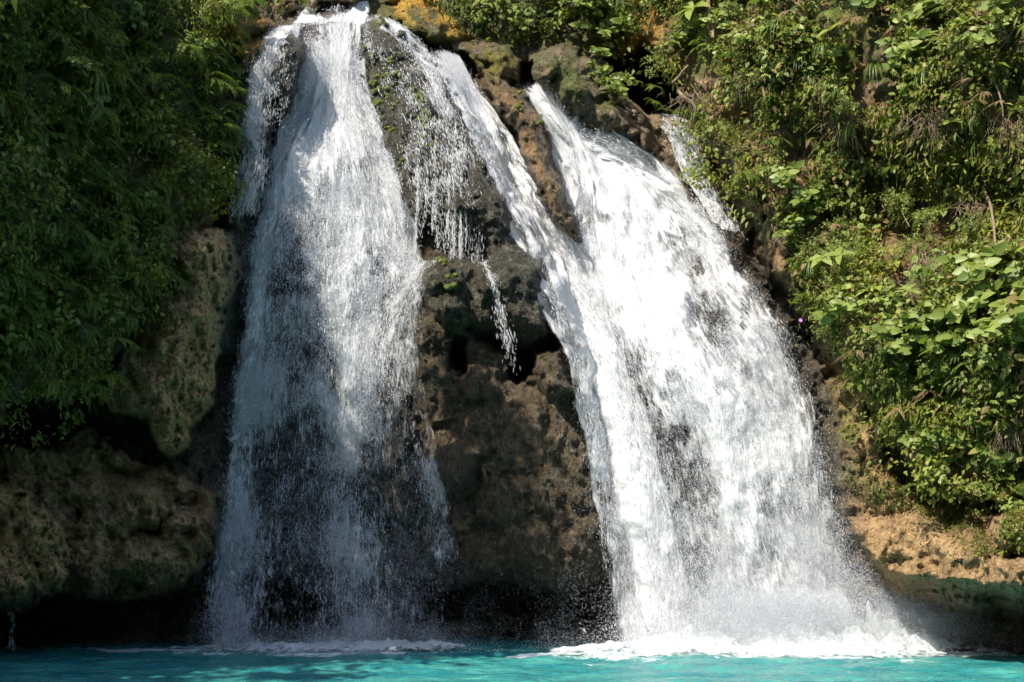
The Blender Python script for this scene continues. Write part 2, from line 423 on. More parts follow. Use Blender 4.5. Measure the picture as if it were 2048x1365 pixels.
blend(pm([(820, 640), (1160, 700), (1260, 1180), (840, 1180)], 60) * .6, C3(.34, .245, .145))
blend(pm([(1640, 700), (1800, 700), (2100, 990), (3400, 950), (3400, 1300), (1700, 1300)], 40) * .85, C3(.46, .285, .12) * (1 + .3 * n2[..., None]))
blend(sstep(1120, 1230, GY) * (GX > 1300) * .6, C3(.24, .19, .13))
# orange mineral and algae patches by the crest
org = np.clip(pm([(440, 45), (530, 38), (545, 62), (490, 120), (440, 110)], 10) + pm([(770, -40), (850, -40), (880, 30), (930, 70), (880, 75), (830, 40), (790, 15)], 12)
      + .55 * pm([(1250, -40), (1310, -40), (1300, 60), (1240, 110)], 15), 0, 1) * sstep(-.5, .2, n2)
blend(org, C3(.55, .27, .035))
# moss
moss = np.zeros(GX.shape)
moss = np.maximum(moss, (.6 * LAYERS['bank_ledge'] + .7 * LAYERS['bank']) * sstep(-.5, .3, n2 - (GY - 110) / 160))
moss = np.maximum(moss, LAYERS['boulder'] * sstep(-.1, .35, n2 + .5 * n3 + .25 - np.abs(GY - 180) / 300) * sstep(1075, 1110, GX))
moss = np.maximum(moss, LAYERS['divider'] * sstep(.1, .4, n2) * .6)
moss = np.maximum(moss, LAYERS['mound'] * sstep(-.35, .3, n3 + .3 - (GY - 560) / 200) * .55)
moss = np.maximum(moss, LAYERS['tufaL'] * sstep(.15, .6, n3 + n2 * .5) * .45)
moss = np.maximum(moss, LAYERS['lowL'] * sstep(.15, .6, n3 + n2 * .5) * .5)
moss = np.maximum(moss, LAYERS['lichenR'] * sstep(.0, .3, n2) * .6)
moss = np.maximum(moss, LAYERS['rockR'] * sstep(.12, .4, n3 + n2 * .6 - (GY - 1000) / 500) * .7 * sstep(1130, 1060, GY))
moss = np.maximum(moss, LAYERS['centre'] * sstep(.3, .6, n3) * .4)
vegm = np.maximum(LAYERS['wallL'], LAYERS['wallR']) * (1 - LAYERS['rockR']) * (1 - LAYERS['tufaL'])
moss = np.maximum(moss, vegm * sstep(-.55, .15, n3 + .5 * n2))
mossc = C3(.085, .105, .02) * (1 + .5 * n2[..., None]) + C3(.05, .03, 0) * np.clip(n3, 0, 1)[..., None]
blend(moss * .9, mossc)
blend(vegm * (GX > 1280) * sstep(-.2, .4, n2 - n3) * .8, C3(.30, .17, .07))
blend(pm([(1240, -60), (1330, -60), (1330, 90), (1270, 150), (1235, 110)], 20) * .8, C3(.42, .22, .03))
blend(LAYERS['bank_ledge'] * sstep(-.3, .3, n2) * .5, C3(.38, .24, .04))
greyr = np.clip(LAYERS['ridge'] + LAYERS['dome'] + LAYERS['leftcol'] * .8 + LAYERS['divider'] * .5 * sstep(.0, .4, -n2) + LAYERS['mound'] * .6, 0, 1)
blend(greyr * .75, C3(.17, .165, .125) * (1 + .35 * n2[..., None]))
C *= (1 - .52 * wet[..., None])
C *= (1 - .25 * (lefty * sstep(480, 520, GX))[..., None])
C *= (1 + np.array([1.5, 1.15, .7]) * (sstep(480, 440, GX) * np.maximum(LAYERS['tufaL'], LAYERS['lowL'] * .75 + LAYERS['bulb'] * .7))[..., None])  # left rocks: colour brightened to offset the dim light on them
C *= (1 - .22 * (sstep(850, 1150, GY) * sstep(780, 860, GX) * sstep(1300, 1240, GX))[..., None])  # shade put into the centre rock's colour, deeper towards its foot
org2 = np.clip(org + .9 * pm([(765, -60), (860, -60), (885, 20), (940, 80), (985, 95), (960, 108), (900, 92), (840, 45), (780, 22)], 9) * sstep(-.4, .1, n2), 0, 1)
blend(org2 * .75 * sstep(-.5, .3, n3 + n2), C3(.40, .235, .03) * (1 + .6 * n2[..., None]))
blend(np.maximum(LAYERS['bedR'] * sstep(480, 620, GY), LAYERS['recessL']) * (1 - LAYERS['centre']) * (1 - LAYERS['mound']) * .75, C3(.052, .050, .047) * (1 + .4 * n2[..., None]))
blend(LAYERS['divider'] * sstep(-.6, .2, n2) * .8, C3(.26, .155, .07) * (1 + .4 * n3[..., None]))
blend(LAYERS['rockR'] * sstep(960, 1060, GY) * .6, C3(.42, .27, .13) * (1 + .4 * n2[..., None]))
blend(org * .85, C3(.48, .27, .035))
blend(pm([(735, 20), (800, 30), (850, 80), (820, 100), (770, 60), (740, 50)], 8) * sstep(-.3, .2, n2) * .5, C3(.16, .17, .03))
blend(pm([(890, 95), (1060, 130), (1060, 180), (1000, 170), (930, 140)], 10) * sstep(-.3, .3, n2 + n3) * .7, C3(.13, .12, .02))
C = np.clip(C, 0.01, .8)

# ---- rock material
r = NT('tufa_rock')
tc = r.n('TexCoord').outputs['Object']
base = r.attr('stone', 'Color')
nz = r.n('TexNoise', {'Vector': tc, 'Scale': 9.0, 'Detail': 9.0, 'Roughness': .68}).outputs['Fac']
nf = r.n('TexNoise', {'Vector': tc, 'Scale': 46.0, 'Detail': 6.0, 'Roughness': .75}).outputs['Fac']
vo = r.n('TexVoronoi', {'Vector': tc, 'Scale': 26.0}).outputs['Distance']
f1 = r.ramp(nz, [(.30, .42), (.52, 1.0), (.72, 1.45)])
f2 = r.ramp(nf, [(.32, .35), (.5, 1.0), (.68, 1.8)])
c1 = r.mix(1.0, base, f1, 'MULTIPLY'); c1 = r.mix(1.0, c1, f2, 'MULTIPLY')
c1 = r.mix(r.ramp(nz, [(.55, 0.0), (.66, .35)]), c1, (.36, .33, .25))
wp = r.n('VectorMath', {0: tc, 1: r.n('TexNoise', {'Vector': tc, 'Scale': 3.0, 'Detail': 4.0}).outputs['Color']}, operation='ADD').outputs[0]
ck = r.n('TexVoronoi', {'Vector': r.n('Mapping', {'Vector': wp, 'Scale': (2.6, 2.6, 1.3)}).outputs[0], 'Scale': 1.0}, feature='DISTANCE_TO_EDGE').outputs['Distance']
ckm = r.n('MapRange', {'Value': ck, 'From Min': 0.0, 'From Max': .035}).outputs[0]
ckm = r.math('MAXIMUM', ckm, r.ramp(nz, [(.42, 0.0), (.52, 1.0)]))
c1 = r.mix(1.0, c1, r.ramp(ckm, [(0.0, .45), (1.0, 1.0)]), 'MULTIPLY')
h = r.math('MULTIPLY', nf, .5); h = r.math('ADD', h, r.math('MULTIPLY', nz, 1.2)); h = r.math('ADD', h, r.math('MULTIPLY', vo, .35)); h = r.math('ADD', h, r.math('MULTIPLY', ckm, .5))
bp = r.n('Bump', {'Height': h, 'Strength': 1.0, 'Distance': .10}).outputs['Normal']
wetn = r.attr('wet')
ro = r.math('SUBTRACT', .92, r.math('MULTIPLY', wetn, .52))
ps = r.n('BsdfPrincipled', {'Base Color': c1, 'Roughness': ro, 'Normal': bp})
ps.inputs['Specular IOR Level'].default_value = .35
M_ROCK = r.done(ps.outputs[0])

# ---- split the relief into the cliff and the rock bodies one can name
fc = lambda A: .25 * (A[:-1, :-1] + A[1:, :-1] + A[1:, 1:] + A[:-1, 1:])
own = np.zeros((len(PYA) - 1, len(PXA) - 1), int)
BODIES = [('boulder', 'boulder', 'mossy tan boulder wedged beside the dark cave above the widest fall', 'boulder'),
          ('ridge', 'tufa_ridge', 'dark wet tufa ridge dotted with bright moss cushions between the left falls', 'rock ridge'),
          ('divider', 'rock_rib', 'narrow brown rock rib dividing the two slanting white falls', 'rock rib'),
          ('mound', 'rock_mound', 'rounded grey-green wet mound under the dripping curtain in the middle', 'rock mound'),
          ('tufaL', 'hanging_tufa', 'brown hanging tufa lobe at the foot of the ferny left wall', 'rock formation'),
          ('bulb', 'overhanging_rock', 'bulbous brown overhanging rock above the dark undercut at the far left', 'rock formation'),
          ('dome', 'knobbly_rock', 'small dark wet knob under the thin veil at the left end of the crest', 'rock knob'),
          ('lichenR', 'lichen_rock', 'pale lichen-covered rock bulge at the right edge low above the pool', 'rock')]
for k, (key, *_r) in enumerate(BODIES):
    own[fc(LAYERS[key]) > .5] = k + 1
idx = np.arange(GX.size).reshape(GX.shape)
F_all = np.stack([idx[:-1, :-1], idx[1:, :-1], idx[1:, 1:], idx[:-1, 1:]], -1)
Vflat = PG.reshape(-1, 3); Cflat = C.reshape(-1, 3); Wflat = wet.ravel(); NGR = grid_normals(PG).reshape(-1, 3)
def sub_mesh(name, fm):
    F = F_all[fm].reshape(-1, 4)
    u, inv = np.unique(F, return_inverse=True)
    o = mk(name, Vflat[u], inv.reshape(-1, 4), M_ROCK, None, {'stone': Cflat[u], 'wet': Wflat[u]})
    return o
tag(sub_mesh('cliff', own == 0), 'wet brown limestone gorge wall behind the waterfalls', None, None, 'structure')
for k, (key, nm, lab, cat) in enumerate(BODIES):
    tag(sub_mesh(nm, own == k + 1), lab, cat)

# ------------------------------------------------------------------ falling water
def water_sheet_mat(name, seed, lo, hi, scale=1.0, tone=.80, fw=.38):
    w = NT(name)
    uv = w.n('UVMap', uv_map='flow').outputs[0]
    d = w.attr('dens')
    mp = w.n('Mapping', {'Vector': uv, 'Location': (seed * 3.1, seed * 1.7, seed), 'Scale': (22 * scale, (4.4 if fw > .36 else 4.1) * scale, 1)}).outputs[0]
    a = w.n('TexNoise', {'Vector': mp, 'Scale': 1.0, 'Detail': 4.0, 'Roughness': .68, 'Distortion': .25}).outputs['Fac']
    mp2 = w.n('Mapping', {'Vector': uv, 'Location': (seed * 1.3, seed * 2.7, seed), 'Scale': (66 * scale, 10 * scale, 1)}).outputs[0]
    b = w.n('TexNoise', {'Vector': mp2, 'Scale': 1.0, 'Detail': 3.0, 'Roughness': .6}).outputs['Fac']
    ab = w.math('ADD', w.math('MULTIPLY', a, 1 - fw), w.math('MULTIPLY', b, fw))
    # alpha = smoothstep((dens + noise) )
    s = w.math('ADD', d, w.math('MULTIPLY', w.math('SUBTRACT', ab, .5), 2.6))
    al = w.n('MapRange', {'Value': s, 'From Min': lo, 'From Max': hi}, interpolation_type='SMOOTHSTEP').outputs[0]
    al = w.math('MULTIPLY', al, w.n('MapRange', {'Value': d, 'From Min': 0.0, 'From Max': .12}).outputs[0], clamp=True)
    hb = w.n('Bump', {'Height': ab, 'Strength': .8, 'Distance': .09}).outputs['Normal']
    df = w.n('BsdfDiffuse', {'Color': (tone, tone, tone * 1.01, 1), 'Normal': hb}).outputs[0]
    tl = w.n('BsdfTranslucent', {'Color': (tone, tone * 1.01, tone * 1.03, 1), 'Normal': hb}).outputs[0]
    mx = w.n('MixShader', {0: .42, 1: df, 2: tl}).outputs[0]
    tr = w.n('BsdfTransparent').outputs[0]
    return w.done(w.n('MixShader', {0: al, 1: tr, 2: mx}).outputs[0])

w = NT('white_droplets')
df = w.n('BsdfDiffuse', {'Color': (.90, .90, .91, 1)}).outputs[0]
tl = w.n('BsdfTranslucent', {'Color': (.90, .91, .92, 1)}).outputs[0]
M_DROP = w.done(w.n('MixShader', {0: .5, 1: w.n('BsdfTransparent').outputs[0], 2: w.n('MixShader', {0: .45, 1: df, 2: tl}).outputs[0]}).outputs[0])
w = NT('fine_droplets')
df = w.n('BsdfDiffuse', {'Color': (.90, .90, .91, 1)}).outputs[0]
tl = w.n('BsdfTranslucent', {'Color': (.90, .91, .92, 1)}).outputs[0]
mx = w.n('MixShader', {0: .5, 1: df, 2: tl}).outputs[0]
tr = w.n('BsdfTransparent').outputs[0]
M_FINE = w.done(w.n('MixShader', {0: .35, 1: tr, 2: mx}).outputs[0])
w = NT('mist_droplets')
M_MIST = w.done(w.n('MixShader', {0: .5, 1: w.n('BsdfDiffuse', {'Color': (.84, .86, .90, 1)}).outputs[0], 2: w.n('BsdfTranslucent', {'Color': (.84, .86, .90, 1)}).outputs[0]}).outputs[0])
SHEET_MATS = [water_sheet_mat('falling_water_soft', 1, .22, 1.05, .8), water_sheet_mat('falling_water', 2, .38, .95), water_sheet_mat('falling_water_coarse', 3, .55, 1.05, 1.2)]
SOFT_MATS = [water_sheet_mat('heavy_water_soft', 1, .22, 1.05, .6, fw=.26), water_sheet_mat('heavy_water', 4, .30, .98, .7, fw=.28), water_sheet_mat('heavy_water_coarse', 3, .55, 1.05, .9, fw=.32)]

def resample(pl, n):
    pl = np.array(pl, float)
    s = np.concatenate([[0], np.cumsum(np.hypot(*np.diff(pl[:, :2], axis=0).T))]); s /= s[-1]
    t = np.linspace(0, 1, n)
    out = np.stack([np.interp(t, s, pl[:, k]) for k in range(pl.shape[1])], -1)
    k = max(1, n // 26)                                   # soften the corners
    pad = np.concatenate([2 * out[0] - out[k:0:-1], out, 2 * out[-1] - out[-2:-k - 2:-1]])
    c = np.cumsum(np.concatenate([[np.zeros(out.shape[1])], pad]), 0)
    return (c[2 * k + 1:] - c[:-2 * k - 1]) / (2 * k + 1)

def strand_density(px, py, strands):
    D = np.zeros(px.shape)
    for st in strands:
        q = np.array(st, float)
        cx = np.interp(py, q[:, 0], q[:, 1]); wd = np.interp(py, q[:, 0], q[:, 2]); wt = np.interp(py, q[:, 0], q[:, 3], left=0, right=0)
        fade = sstep(q[0, 0] - 14, q[0, 0] + 10, py) * (1 - sstep(q[-1, 0] - 10, q[-1, 0] + 14, py))
        D = D + np.interp(py, q[:, 0], q[:, 3]) * fade * np.exp(-((px - cx) / wd) ** 2)
    return D

def drops_mesh(P, T, L, W):
    """thin spindles: P centre, T unit direction of flight, L half-length, W half-width"""
    n = len(P)
    a = np.cross(T, RNG.normal(size=(n, 3))); a /= np.linalg.norm(a, axis=1, keepdims=True) + 1e-9
    b = np.cross(T, a)
    L = L[:, None]; W = W[:, None]
    k = [0, 2.094, 4.189]
    V = np.stack([P - T * L] + [P + T * L * .15 + (a * math.cos(q) + b * math.sin(q)) * W for q in k] + [P + T * L], 1)
    f = np.array([[0, 2, 1], [0, 3, 2], [0, 1, 3], [4, 1, 2], [4, 2, 3], [4, 3, 1]])
    F = (f[None] + (np.arange(n) * 5)[:, None, None]).reshape(-1, 3)
    return V.reshape(-1, 3), F

YW = blur(YB, 5); YR = np.minimum(blur(Y, 5), blur(Y, 2)) - .02
FALLS = {}
def cascade(key, label, Lp, Rp, strands, base=0.2, off=.16, thick=.16, edge=.06, drops=5760, fine=0, layers=(0, 1, 2), dsize=1.0, lump=.10, noise=.55, y_end=None, cl=1.0,
            dropgain=1.0, n_u=None, steep=1.0, fx=1.0, name='waterfall', cat='waterfall', dthick=None):
    ln = max(np.hypot(*np.diff(np.array(Lp, float), axis=0).T).sum(), np.hypot(*np.diff(np.array(Rp, float), axis=0).T).sum())
    nt = int(ln / 5.0) + 4
    L = resample(Lp, nt); R = resample(Rp, nt)
    wpx = np.hypot(*(R - L).T).max()
    nu = n_u or int(wpx / 4.5) + 4
    u = np.linspace(0, 1, nu)[None, :]; t = np.linspace(0, 1, nt)[:, None]
    px = L[:, :1] * (1 - u) + R[:, :1] * u; py = L[:, 1:] * (1 - u) + R[:, 1:] * u
    i, j = gidx(px.ravel(), py.ravel())
    yy = np.minimum(YW[i, j] - off, YR[i, j] - off * .45).reshape(px.shape)
    yy = np.minimum.accumulate(yy, axis=0)                 # water never flows back into the wall
    k = max(2, nt // 16)
    pad = np.concatenate([np.repeat(yy[:1], k, 0), yy, np.repeat(yy[-1:], k, 0)])
    c = np.cumsum(np.concatenate([np.zeros((1, nu)), pad]), 0); yy = (c[2 * k + 1:] - c[:-2 * k - 1]) / (2 * k + 1)
    ys = yy.copy()
    ku = max(1, nu // 9)
    pad = np.concatenate([np.repeat(yy[:, :1], ku, 1), yy, np.repeat(yy[:, -1:], ku, 1)], 1)
    c = np.cumsum(np.concatenate([np.zeros((nt, 1)), pad], 1), 1); yy = (c[:, 2 * ku + 1:] - c[:, :-2 * ku - 1]) / (2 * ku + 1)
    if y_end is not None:
        yy = np.minimum(yy, yy[:1] + (y_end - yy[:1]) * t ** 1.3)
        yy = yy + (y_end - yy[-1:]) * t ** 3
    P = P3(px, py, yy)
    sl = np.concatenate([[0], np.cumsum(np.linalg.norm(np.diff(P.mean(1), axis=0), axis=1))])
    wm = np.linalg.norm(P[:, -1] - P[:, 0], axis=1).mean()
    U = u * wm + 0 * t; S = sl[:, None] + 0 * u
    D = (base(px, py) if callable(base) else base) + strand_density(px, py, strands)
    ed = sstep(0, edge, u + edge * .6 * fbm(U * 5, S * 2.2, seed=sum(map(ord, key)) % 97, oct=3)) * sstep(0, edge, 1 - u + edge * .6 * fbm(U * 5 + 9, S * 2.2, seed=5, oct=3))
    D = D * ed * sstep(0, .03, t + 0 * u); ed = ed * sstep(0, .1, t + 0 * u)
    sd = sum(map(ord, key))
    cl1 = fbm(U * 2.4 * cl, S * 1.0 * cl, seed=sd, oct=3); cl2 = fbm(U * 8 * cl, S * 2.6 * cl, seed=sd + 5, oct=3)
    DN = D * (1 + noise * 1.1 * cl1) + noise * .55 * cl2 * sstep(0, .25, D)
    T = np.gradient(P, axis=0); T /= np.linalg.norm(T, axis=-1, keepdims=True) + 1e-9
    nrm = grid_normals(P)
    root = empty(name, tuple(map(float, P[-1, nu // 2])), label, cat)
    base_loc = np.array(root.location)
    for q in layers:
        o_ = (q - 1) * thick * .8
        dn = (D + ((.13 if key == 'B' else .2) * ed if q == 0 else 0)) * (1 + noise * 1.1 * fbm(U * 2.4 * cl + q * 5, S * cl, seed=sd + q, oct=3)) + noise * .55 * fbm(U * 8 * cl + q, S * 2.6 * cl, seed=sd + 50 + q, oct=3) * sstep(0, .25, D)
        dsp = lump * sstep(0, .16, t + 0 * u) * (fbm(U * 6.5 * fx, S * 2.5 * fx, seed=sd + 60 + q, oct=4) + .5 * fbm(U * 2, S * 1.2, seed=sd + 70 + q, oct=2)) * sstep(0.02, .15, t + 0 * u)
        V = P + nrm * (o_ + dsp)[..., None]
        mk('water_sheet', (V - base_loc).reshape(-1, 3), grid_faces(nt, nu), (SOFT_MATS if key in 'DE' else SHEET_MATS)[q], root, {'dens': np.clip(dn, 0, 2).ravel()},
           uv=np.stack([U.ravel(), S.ravel()], -1))
    # droplets
    def scatter(n, mat, Lm, Wm, spread, nm, pw):
        if n <= 0: return
        M = n * 5
        uu = RNG.random(M); tt = RNG.random(M)
        fi = tt * (nt - 1); fj = uu * (nu - 1)
        i0 = np.minimum(fi.astype(int), nt - 2); j0 = np.minimum(fj.astype(int), nu - 2); a = (fi - i0)[:, None]; b = (fj - j0)[:, None]
        bi = lambda A: (A[i0, j0] * (1 - a) + A[i0 + 1, j0] * a) * (1 - b) + (A[i0, j0 + 1] * (1 - a) + A[i0 + 1, j0 + 1] * a) * b
        pos = bi(P); tan = bi(T); dd = bi(DN[..., None])[:, 0]; us = bi(U[..., None])[:, 0]; ss = bi(S[..., None])[:, 0]
        wl_ = np.linalg.norm(P[:, -1] - P[:, 0], axis=1)[i0]; wl_ = wl_ / wl_.max()
        g = fbm(us * 15, ss * 5.5, seed=sd + 80, oct=3)
        pr = np.clip(dd * (1 + 2.0 * g) - .12, 0, .8) ** pw * wl_
        keep = RNG.random(M) * np.quantile(pr, .995) < pr
        ix = np.nonzero(keep)[0][:n]
        pos = pos[ix]; tan = tan[ix]
        m = len(ix)
        tr_ = tt[ix][:, None]
        jit = RNG.normal(size=(m, 3)) * spread * (.35 + .9 * tr_); jit[:, 1] = jit[:, 1] - np.abs(RNG.normal(size=m)) * thick * .7
        tan = tan + RNG.normal(size=(m, 3)) * .09; tan /= np.linalg.norm(tan, axis=1, keepdims=True)
        sc_ = np.exp(RNG.normal(size=m) * .45) * dsize
        Ls = Lm * sc_ * (.6 + .8 * tt[ix]); Ws = Wm * sc_ ** .7
        V, F = drops_mesh(pos + jit, tan, Ls, Ws)
        mk(nm, V - base_loc, F, mat, root, smooth=False)
    scatter(int(drops), M_DROP, .027, .0046, .045 if dthick is None else dthick, 'droplets', 1.5 * dropgain)
    scatter(int(fine), M_MIST, .009 if key == 'B' else .007, .0019 if key == 'B' else .0014, .085, 'spray', 1.35)
    FALLS[key] = dict(P=P, T=T, D=DN, root=root)
    return root

cascade('B', 'broad left waterfall fanning out below the crest into a speckled curtain',
        [(585, 40), (606, 90), (614, 180), (566, 262), (522, 380), (488, 560), (455, 800), (428, 1050), (400, 1308)],
        [(735, 28), (735, 100), (738, 190), (782, 280), (815, 400), (838, 550), (850, 700), (868, 850), (890, 1000), (922, 1150), (925, 1308)],
        [[(30, 680, 60, .8), (100, 690, 42, .9), (160, 675, 50, .75), (190, 670, 60, 1.1), (300, 670, 95, .9), (400, 680, 110, .62), (500, 690, 80, .5), (600, 690, 55, .42), (700, 705, 30, .66),
          (780, 705, 30, .5), (860, 700, 38, .5), (950, 695, 34, .36), (1060, 700, 38, .3), (1180, 695, 50, .28), (1310, 700, 80, .4)],
         [(90, 625, 25, .3), (200, 625, 25, .3)],
         [(270, 575, 40, .45), (400, 550, 45, .42), (550, 530, 50, .38), (650, 515, 45, .42), (760, 505, 40, .42), (880, 487, 38, .42), (1000, 480, 38, .36), (1150, 468, 42, .30), (1310, 455, 50, .32)],
         [(740, 640, 20, .3), (800, 645, 26, .6), (850, 665, 26, .3)],
         [(380, 780, 40, .32), (550, 800, 45, .3), (680, 790, 60, .25), (800, 790, 60, .05)],
         [(925, 858, 9, .45), (985, 868, 14, .55), (1050, 888, 26, .42), (1120, 905, 22, .42), (1150, 915, 15, .2)]],
        base=lambda x, y: .28 - .16 * sstep(520, 1050, y), off=.25, thick=.22, drops=14000, fine=190000, noise=.6, y_end=-.1, lump=.10)
cascade('S', 'shallow rapid of the stream sliding to the brink of the crest',
        [(612, 10), (600, 28), (572, 52)], [(738, 4), (742, 22), (742, 50)], [[(4, 728, 16, .8), (30, 715, 20, .9), (52, 690, 50, 1.0)], [(14, 612, 10, .6), (30, 612, 14, .8), (52, 610, 30, .9)]],
        base=.4, off=.08, thick=.04, drops=1200, layers=(1, 2), lump=.05, noise=.5, edge=.06, dsize=.8)
cascade('A', 'thin lacy veil of water over the dark knob at the crest\'s left end',
        [(560, 48), (520, 70), (498, 130), (480, 220), (468, 330), (458, 430)],
        [(608, 44), (605, 80), (602, 130), (590, 200), (560, 280), (525, 430)],
        [[(45, 585, 40, .7), (75, 560, 28, .75), (120, 528, 26, .55), (200, 512, 26, .45), (300, 500, 24, .3), (430, 495, 20, .1)],
         [(60, 598, 10, .35), (150, 600, 8, .2)]],
        base=.22, off=.13, thick=.05, drops=7200, layers=(1, 2), lump=.03, noise=.6, dsize=.75, edge=.15, fx=1.6)
cascade('C', 'glittering thin sheet sliding over the mossy ridge right of the crest',
        [(722, 30), (728, 80), (745, 150), (775, 240), (810, 330), (830, 400)],
        [(770, 26), (838, 78), (885, 145), (925, 235), (955, 320), (985, 410)],
        [[(35, 745, 22, .8), (60, 790, 22, .7), (100, 838, 16, .62), (150, 868, 18, .5), (220, 895, 26, .42), (300, 920, 30, .36), (380, 930, 35, .15)],
         [(40, 722, 14, .6), (120, 735, 10, .35), (200, 745, 8, .15)],
         [(200, 830, 12, .2), (300, 850, 20, .2)]],
        base=.20, off=.14, thick=.05, drops=7200, layers=(1, 2), lump=.03, noise=.6, dsize=.75, edge=.05, fx=1.5)
cascade('D', 'narrow white cascade slanting down beside the dark mossy ridge',
        [(845, 96), (888, 165), (934, 265), (982, 365), (1030, 450), (1070, 540), (1108, 630), (1140, 720), (1165, 830), (1185, 960), (1210, 1120), (1235, 1300)],
        [(905, 105), (948, 165), (985, 225), (1032, 310), (1082, 400), (1138, 492), (1200, 590), (1262, 720), (1305, 850), (1345, 1000), (1378, 1150), (1400, 1300)],
        [[(95, 875, 28, 1.1), (160, 918, 30, 1.0), (250, 962, 34, 1.0), (350, 1012, 36, .95), (450, 1065, 40, .95), (550, 1112, 42, .95), (650, 1160, 46, .95), (750, 1200, 55, 1.0), (850, 1235, 55, 1.0),
          (950, 1265, 52, .95), (1050, 1290, 50, .9), (1150, 1315, 48, .85), (1300, 1335, 60, .9)]],
        base=.42, off=.42, thick=.15, drops=8000, fine=80000, noise=.38, edge=.09, y_end=-.1, lump=.12)
cascade('E', 'widest white waterfall on the right pouring in foaming lobes past the brown wall',
        [(1034, 172), (1078, 230), (1116, 300), (1140, 380), (1142, 480), (1160, 580), (1200, 700), (1260, 850), (1305, 1000), (1350, 1150), (1370, 1290)],
        [(1092, 168), (1150, 262), (1230, 282), (1318, 322), (1382, 375), (1440, 440), (1500, 555), (1575, 650), (1622, 770), (1650, 900), (1680, 1050), (1712, 1180), (1742, 1292)],
        [[(165, 1065, 30, 1.0), (230, 1105, 36, 1.0), (290, 1150, 40, 1.0), (350, 1165, 40, .8), (420, 1170, 34, .4)],
         [(285, 1225, 75, 1.0), (340, 1235, 85, 1.15), (400, 1250, 85, 1.05), (480, 1275, 75, .85), (560, 1310, 62, .75), (640, 1345, 58, .8), (720, 1375, 55, .8), (800, 1405, 45, .75), (880, 1440, 42, .6), (960, 1470, 40, .5), (1100, 1490, 60, .35), (1290, 1530, 120, .5)],
         [(330, 1330, 36, .6), (380, 1375, 36, .4), (450, 1410, 42, .45), (520, 1445, 40, .5), (600, 1480, 46, .6), (680, 1530, 56, .62), (780, 1575, 50, .62), (860, 1590, 50, .45), (950, 1600, 60, .36), (1100, 1620, 70, .33), (1290, 1650, 90, .5)],
         [(700, 1450, 60, .25), (820, 1500, 60, .35), (1000, 1540, 70, .3)],
         [(470, 1185, 36, .75), (600, 1240, 42, .65), (700, 1290, 42, .5), (850, 1345, 36, .3)],
         [(1150, 1400, 60, .2), (1290, 1440, 120, .45)]],
        base=lambda x, y: .24 + .20 * sstep(1300, 1600, x) * sstep(600, 900, y), off=.38, thick=.26, drops=9000, fine=260000, noise=.6, edge=.10, y_end=-.15, lump=.12)
cascade('F', 'small greyish upper cascade leaving the dark cave on the right',
        [(1305, 228), (1322, 270), (1345, 320), (1385, 380), (1420, 440)],
        [(1370, 226), (1398, 270), (1415, 330), (1440, 400), (1490, 480)],
        [[(228, 1340, 20, .3), (270, 1350, 12, .45), (330, 1365, 12, .5), (400, 1410, 22, .5), (480, 1450, 25, .5)], [(240, 1375, 14, .3), (330, 1395, 14, .3), (420, 1430, 16, .3)]],
        base=.4, off=.55, thick=.06, drops=2016, layers=(1, 2), lump=.05, noise=.55, edge=.12)
cascade('G', 'wispy side stream sliding off the rounded mound into the left curtain',
        [(850, 520), (815, 545), (770, 590), (715, 650), (690, 760), (690, 880)],
        [(900, 512), (860, 545), (838, 590), (830, 650), (830, 760), (830, 880)],
        [[(518, 872, 20, .35), (550, 825, 16, .4), (600, 785, 30, .34), (660, 765, 40, .3), (760, 760, 45, .2), (880, 760, 45, .1)]],
        base=.05, off=.16, thick=.10, drops=1728, layers=(0, 1), lump=.05, noise=.5, edge=.15, y_end=-.35)
cascade('H', 'thin broken stream running down the front of the rounded mound',
        [(925, 505), (955, 530), (975, 570), (985, 620), (1002, 680), (1010, 760)],
        [(985, 502), (995, 530), (1010, 570), (1018, 620), (1035, 680), (1050, 760)],
        [[(505, 950, 22, .4), (540, 975, 12, .4), (590, 992, 8, .32), (640, 1003, 7, .3), (700, 1020, 8, .22), (760, 1028, 8, .1)]],
        base=.04, off=.12, thick=.05, drops=1200, layers=(1,), lump=.03, noise=.6, edge=.15, dsize=.8)

# dripping curtain: individual falling threads of drops below the ridge
curt = empty('water_curtain', tuple(map(float, P3(890, 480, .3))), 'curtain of fine falling threads dripping from the mossy ridge onto the mound', 'waterfall')
cl_ = np.array(curt.location)
pos = []; tans = []; Ls = []; Ws = []
for k in range(70):
    x0 = 832 + 135 * RNG.random() ** .8; y0 = 215 + 150 * RNG.random() + (x0 - 830) * .35
    y1 = 470 + 60 * RNG.random() + (20 if x0 > 900 else -70 * RNG.random())
    if x0 > 950: y1 += 20
    i, j = gidx(np.array([x0]), np.array([y0 + 20])); yb = float(YW[i[0], j[0]]) - .22
    n = int((y1 - y0) * RNG.uniform(.5, 1.5) * (.4 if k % 3 else 1.2))
    yy = y0 + (y1 - y0) * RNG.random(n)
    xx = x0 + 2.0 * np.sin(yy / 23 + k) + RNG.normal(size=n) * (1.1 if k % 3 == 0 else 3.5) + (yy - y0) * RNG.normal() * .02
    q = P3(xx, yy, yb - .25 * (yy - y0) / 300 + RNG.normal(size=n) * .03)
    pos.append(q); tans.append(np.tile([0.03, -.05, -1.0], (n, 1)) + RNG.normal(size=(n, 3)) * .05)
    g = np.exp(RNG.normal(size=n) * .5); Ls.append(.016 * g); Ws.append(.0032 * g ** .6)
pos = np.concatenate(pos); tans = np.concatenate(tans); tans /= np.linalg.norm(tans, axis=1, keepdims=True)
V, F = drops_mesh(pos, tans, np.concatenate(Ls), np.concatenate(Ws))
mk('threads', V - cl_, F, M_DROP, curt, smooth=False)

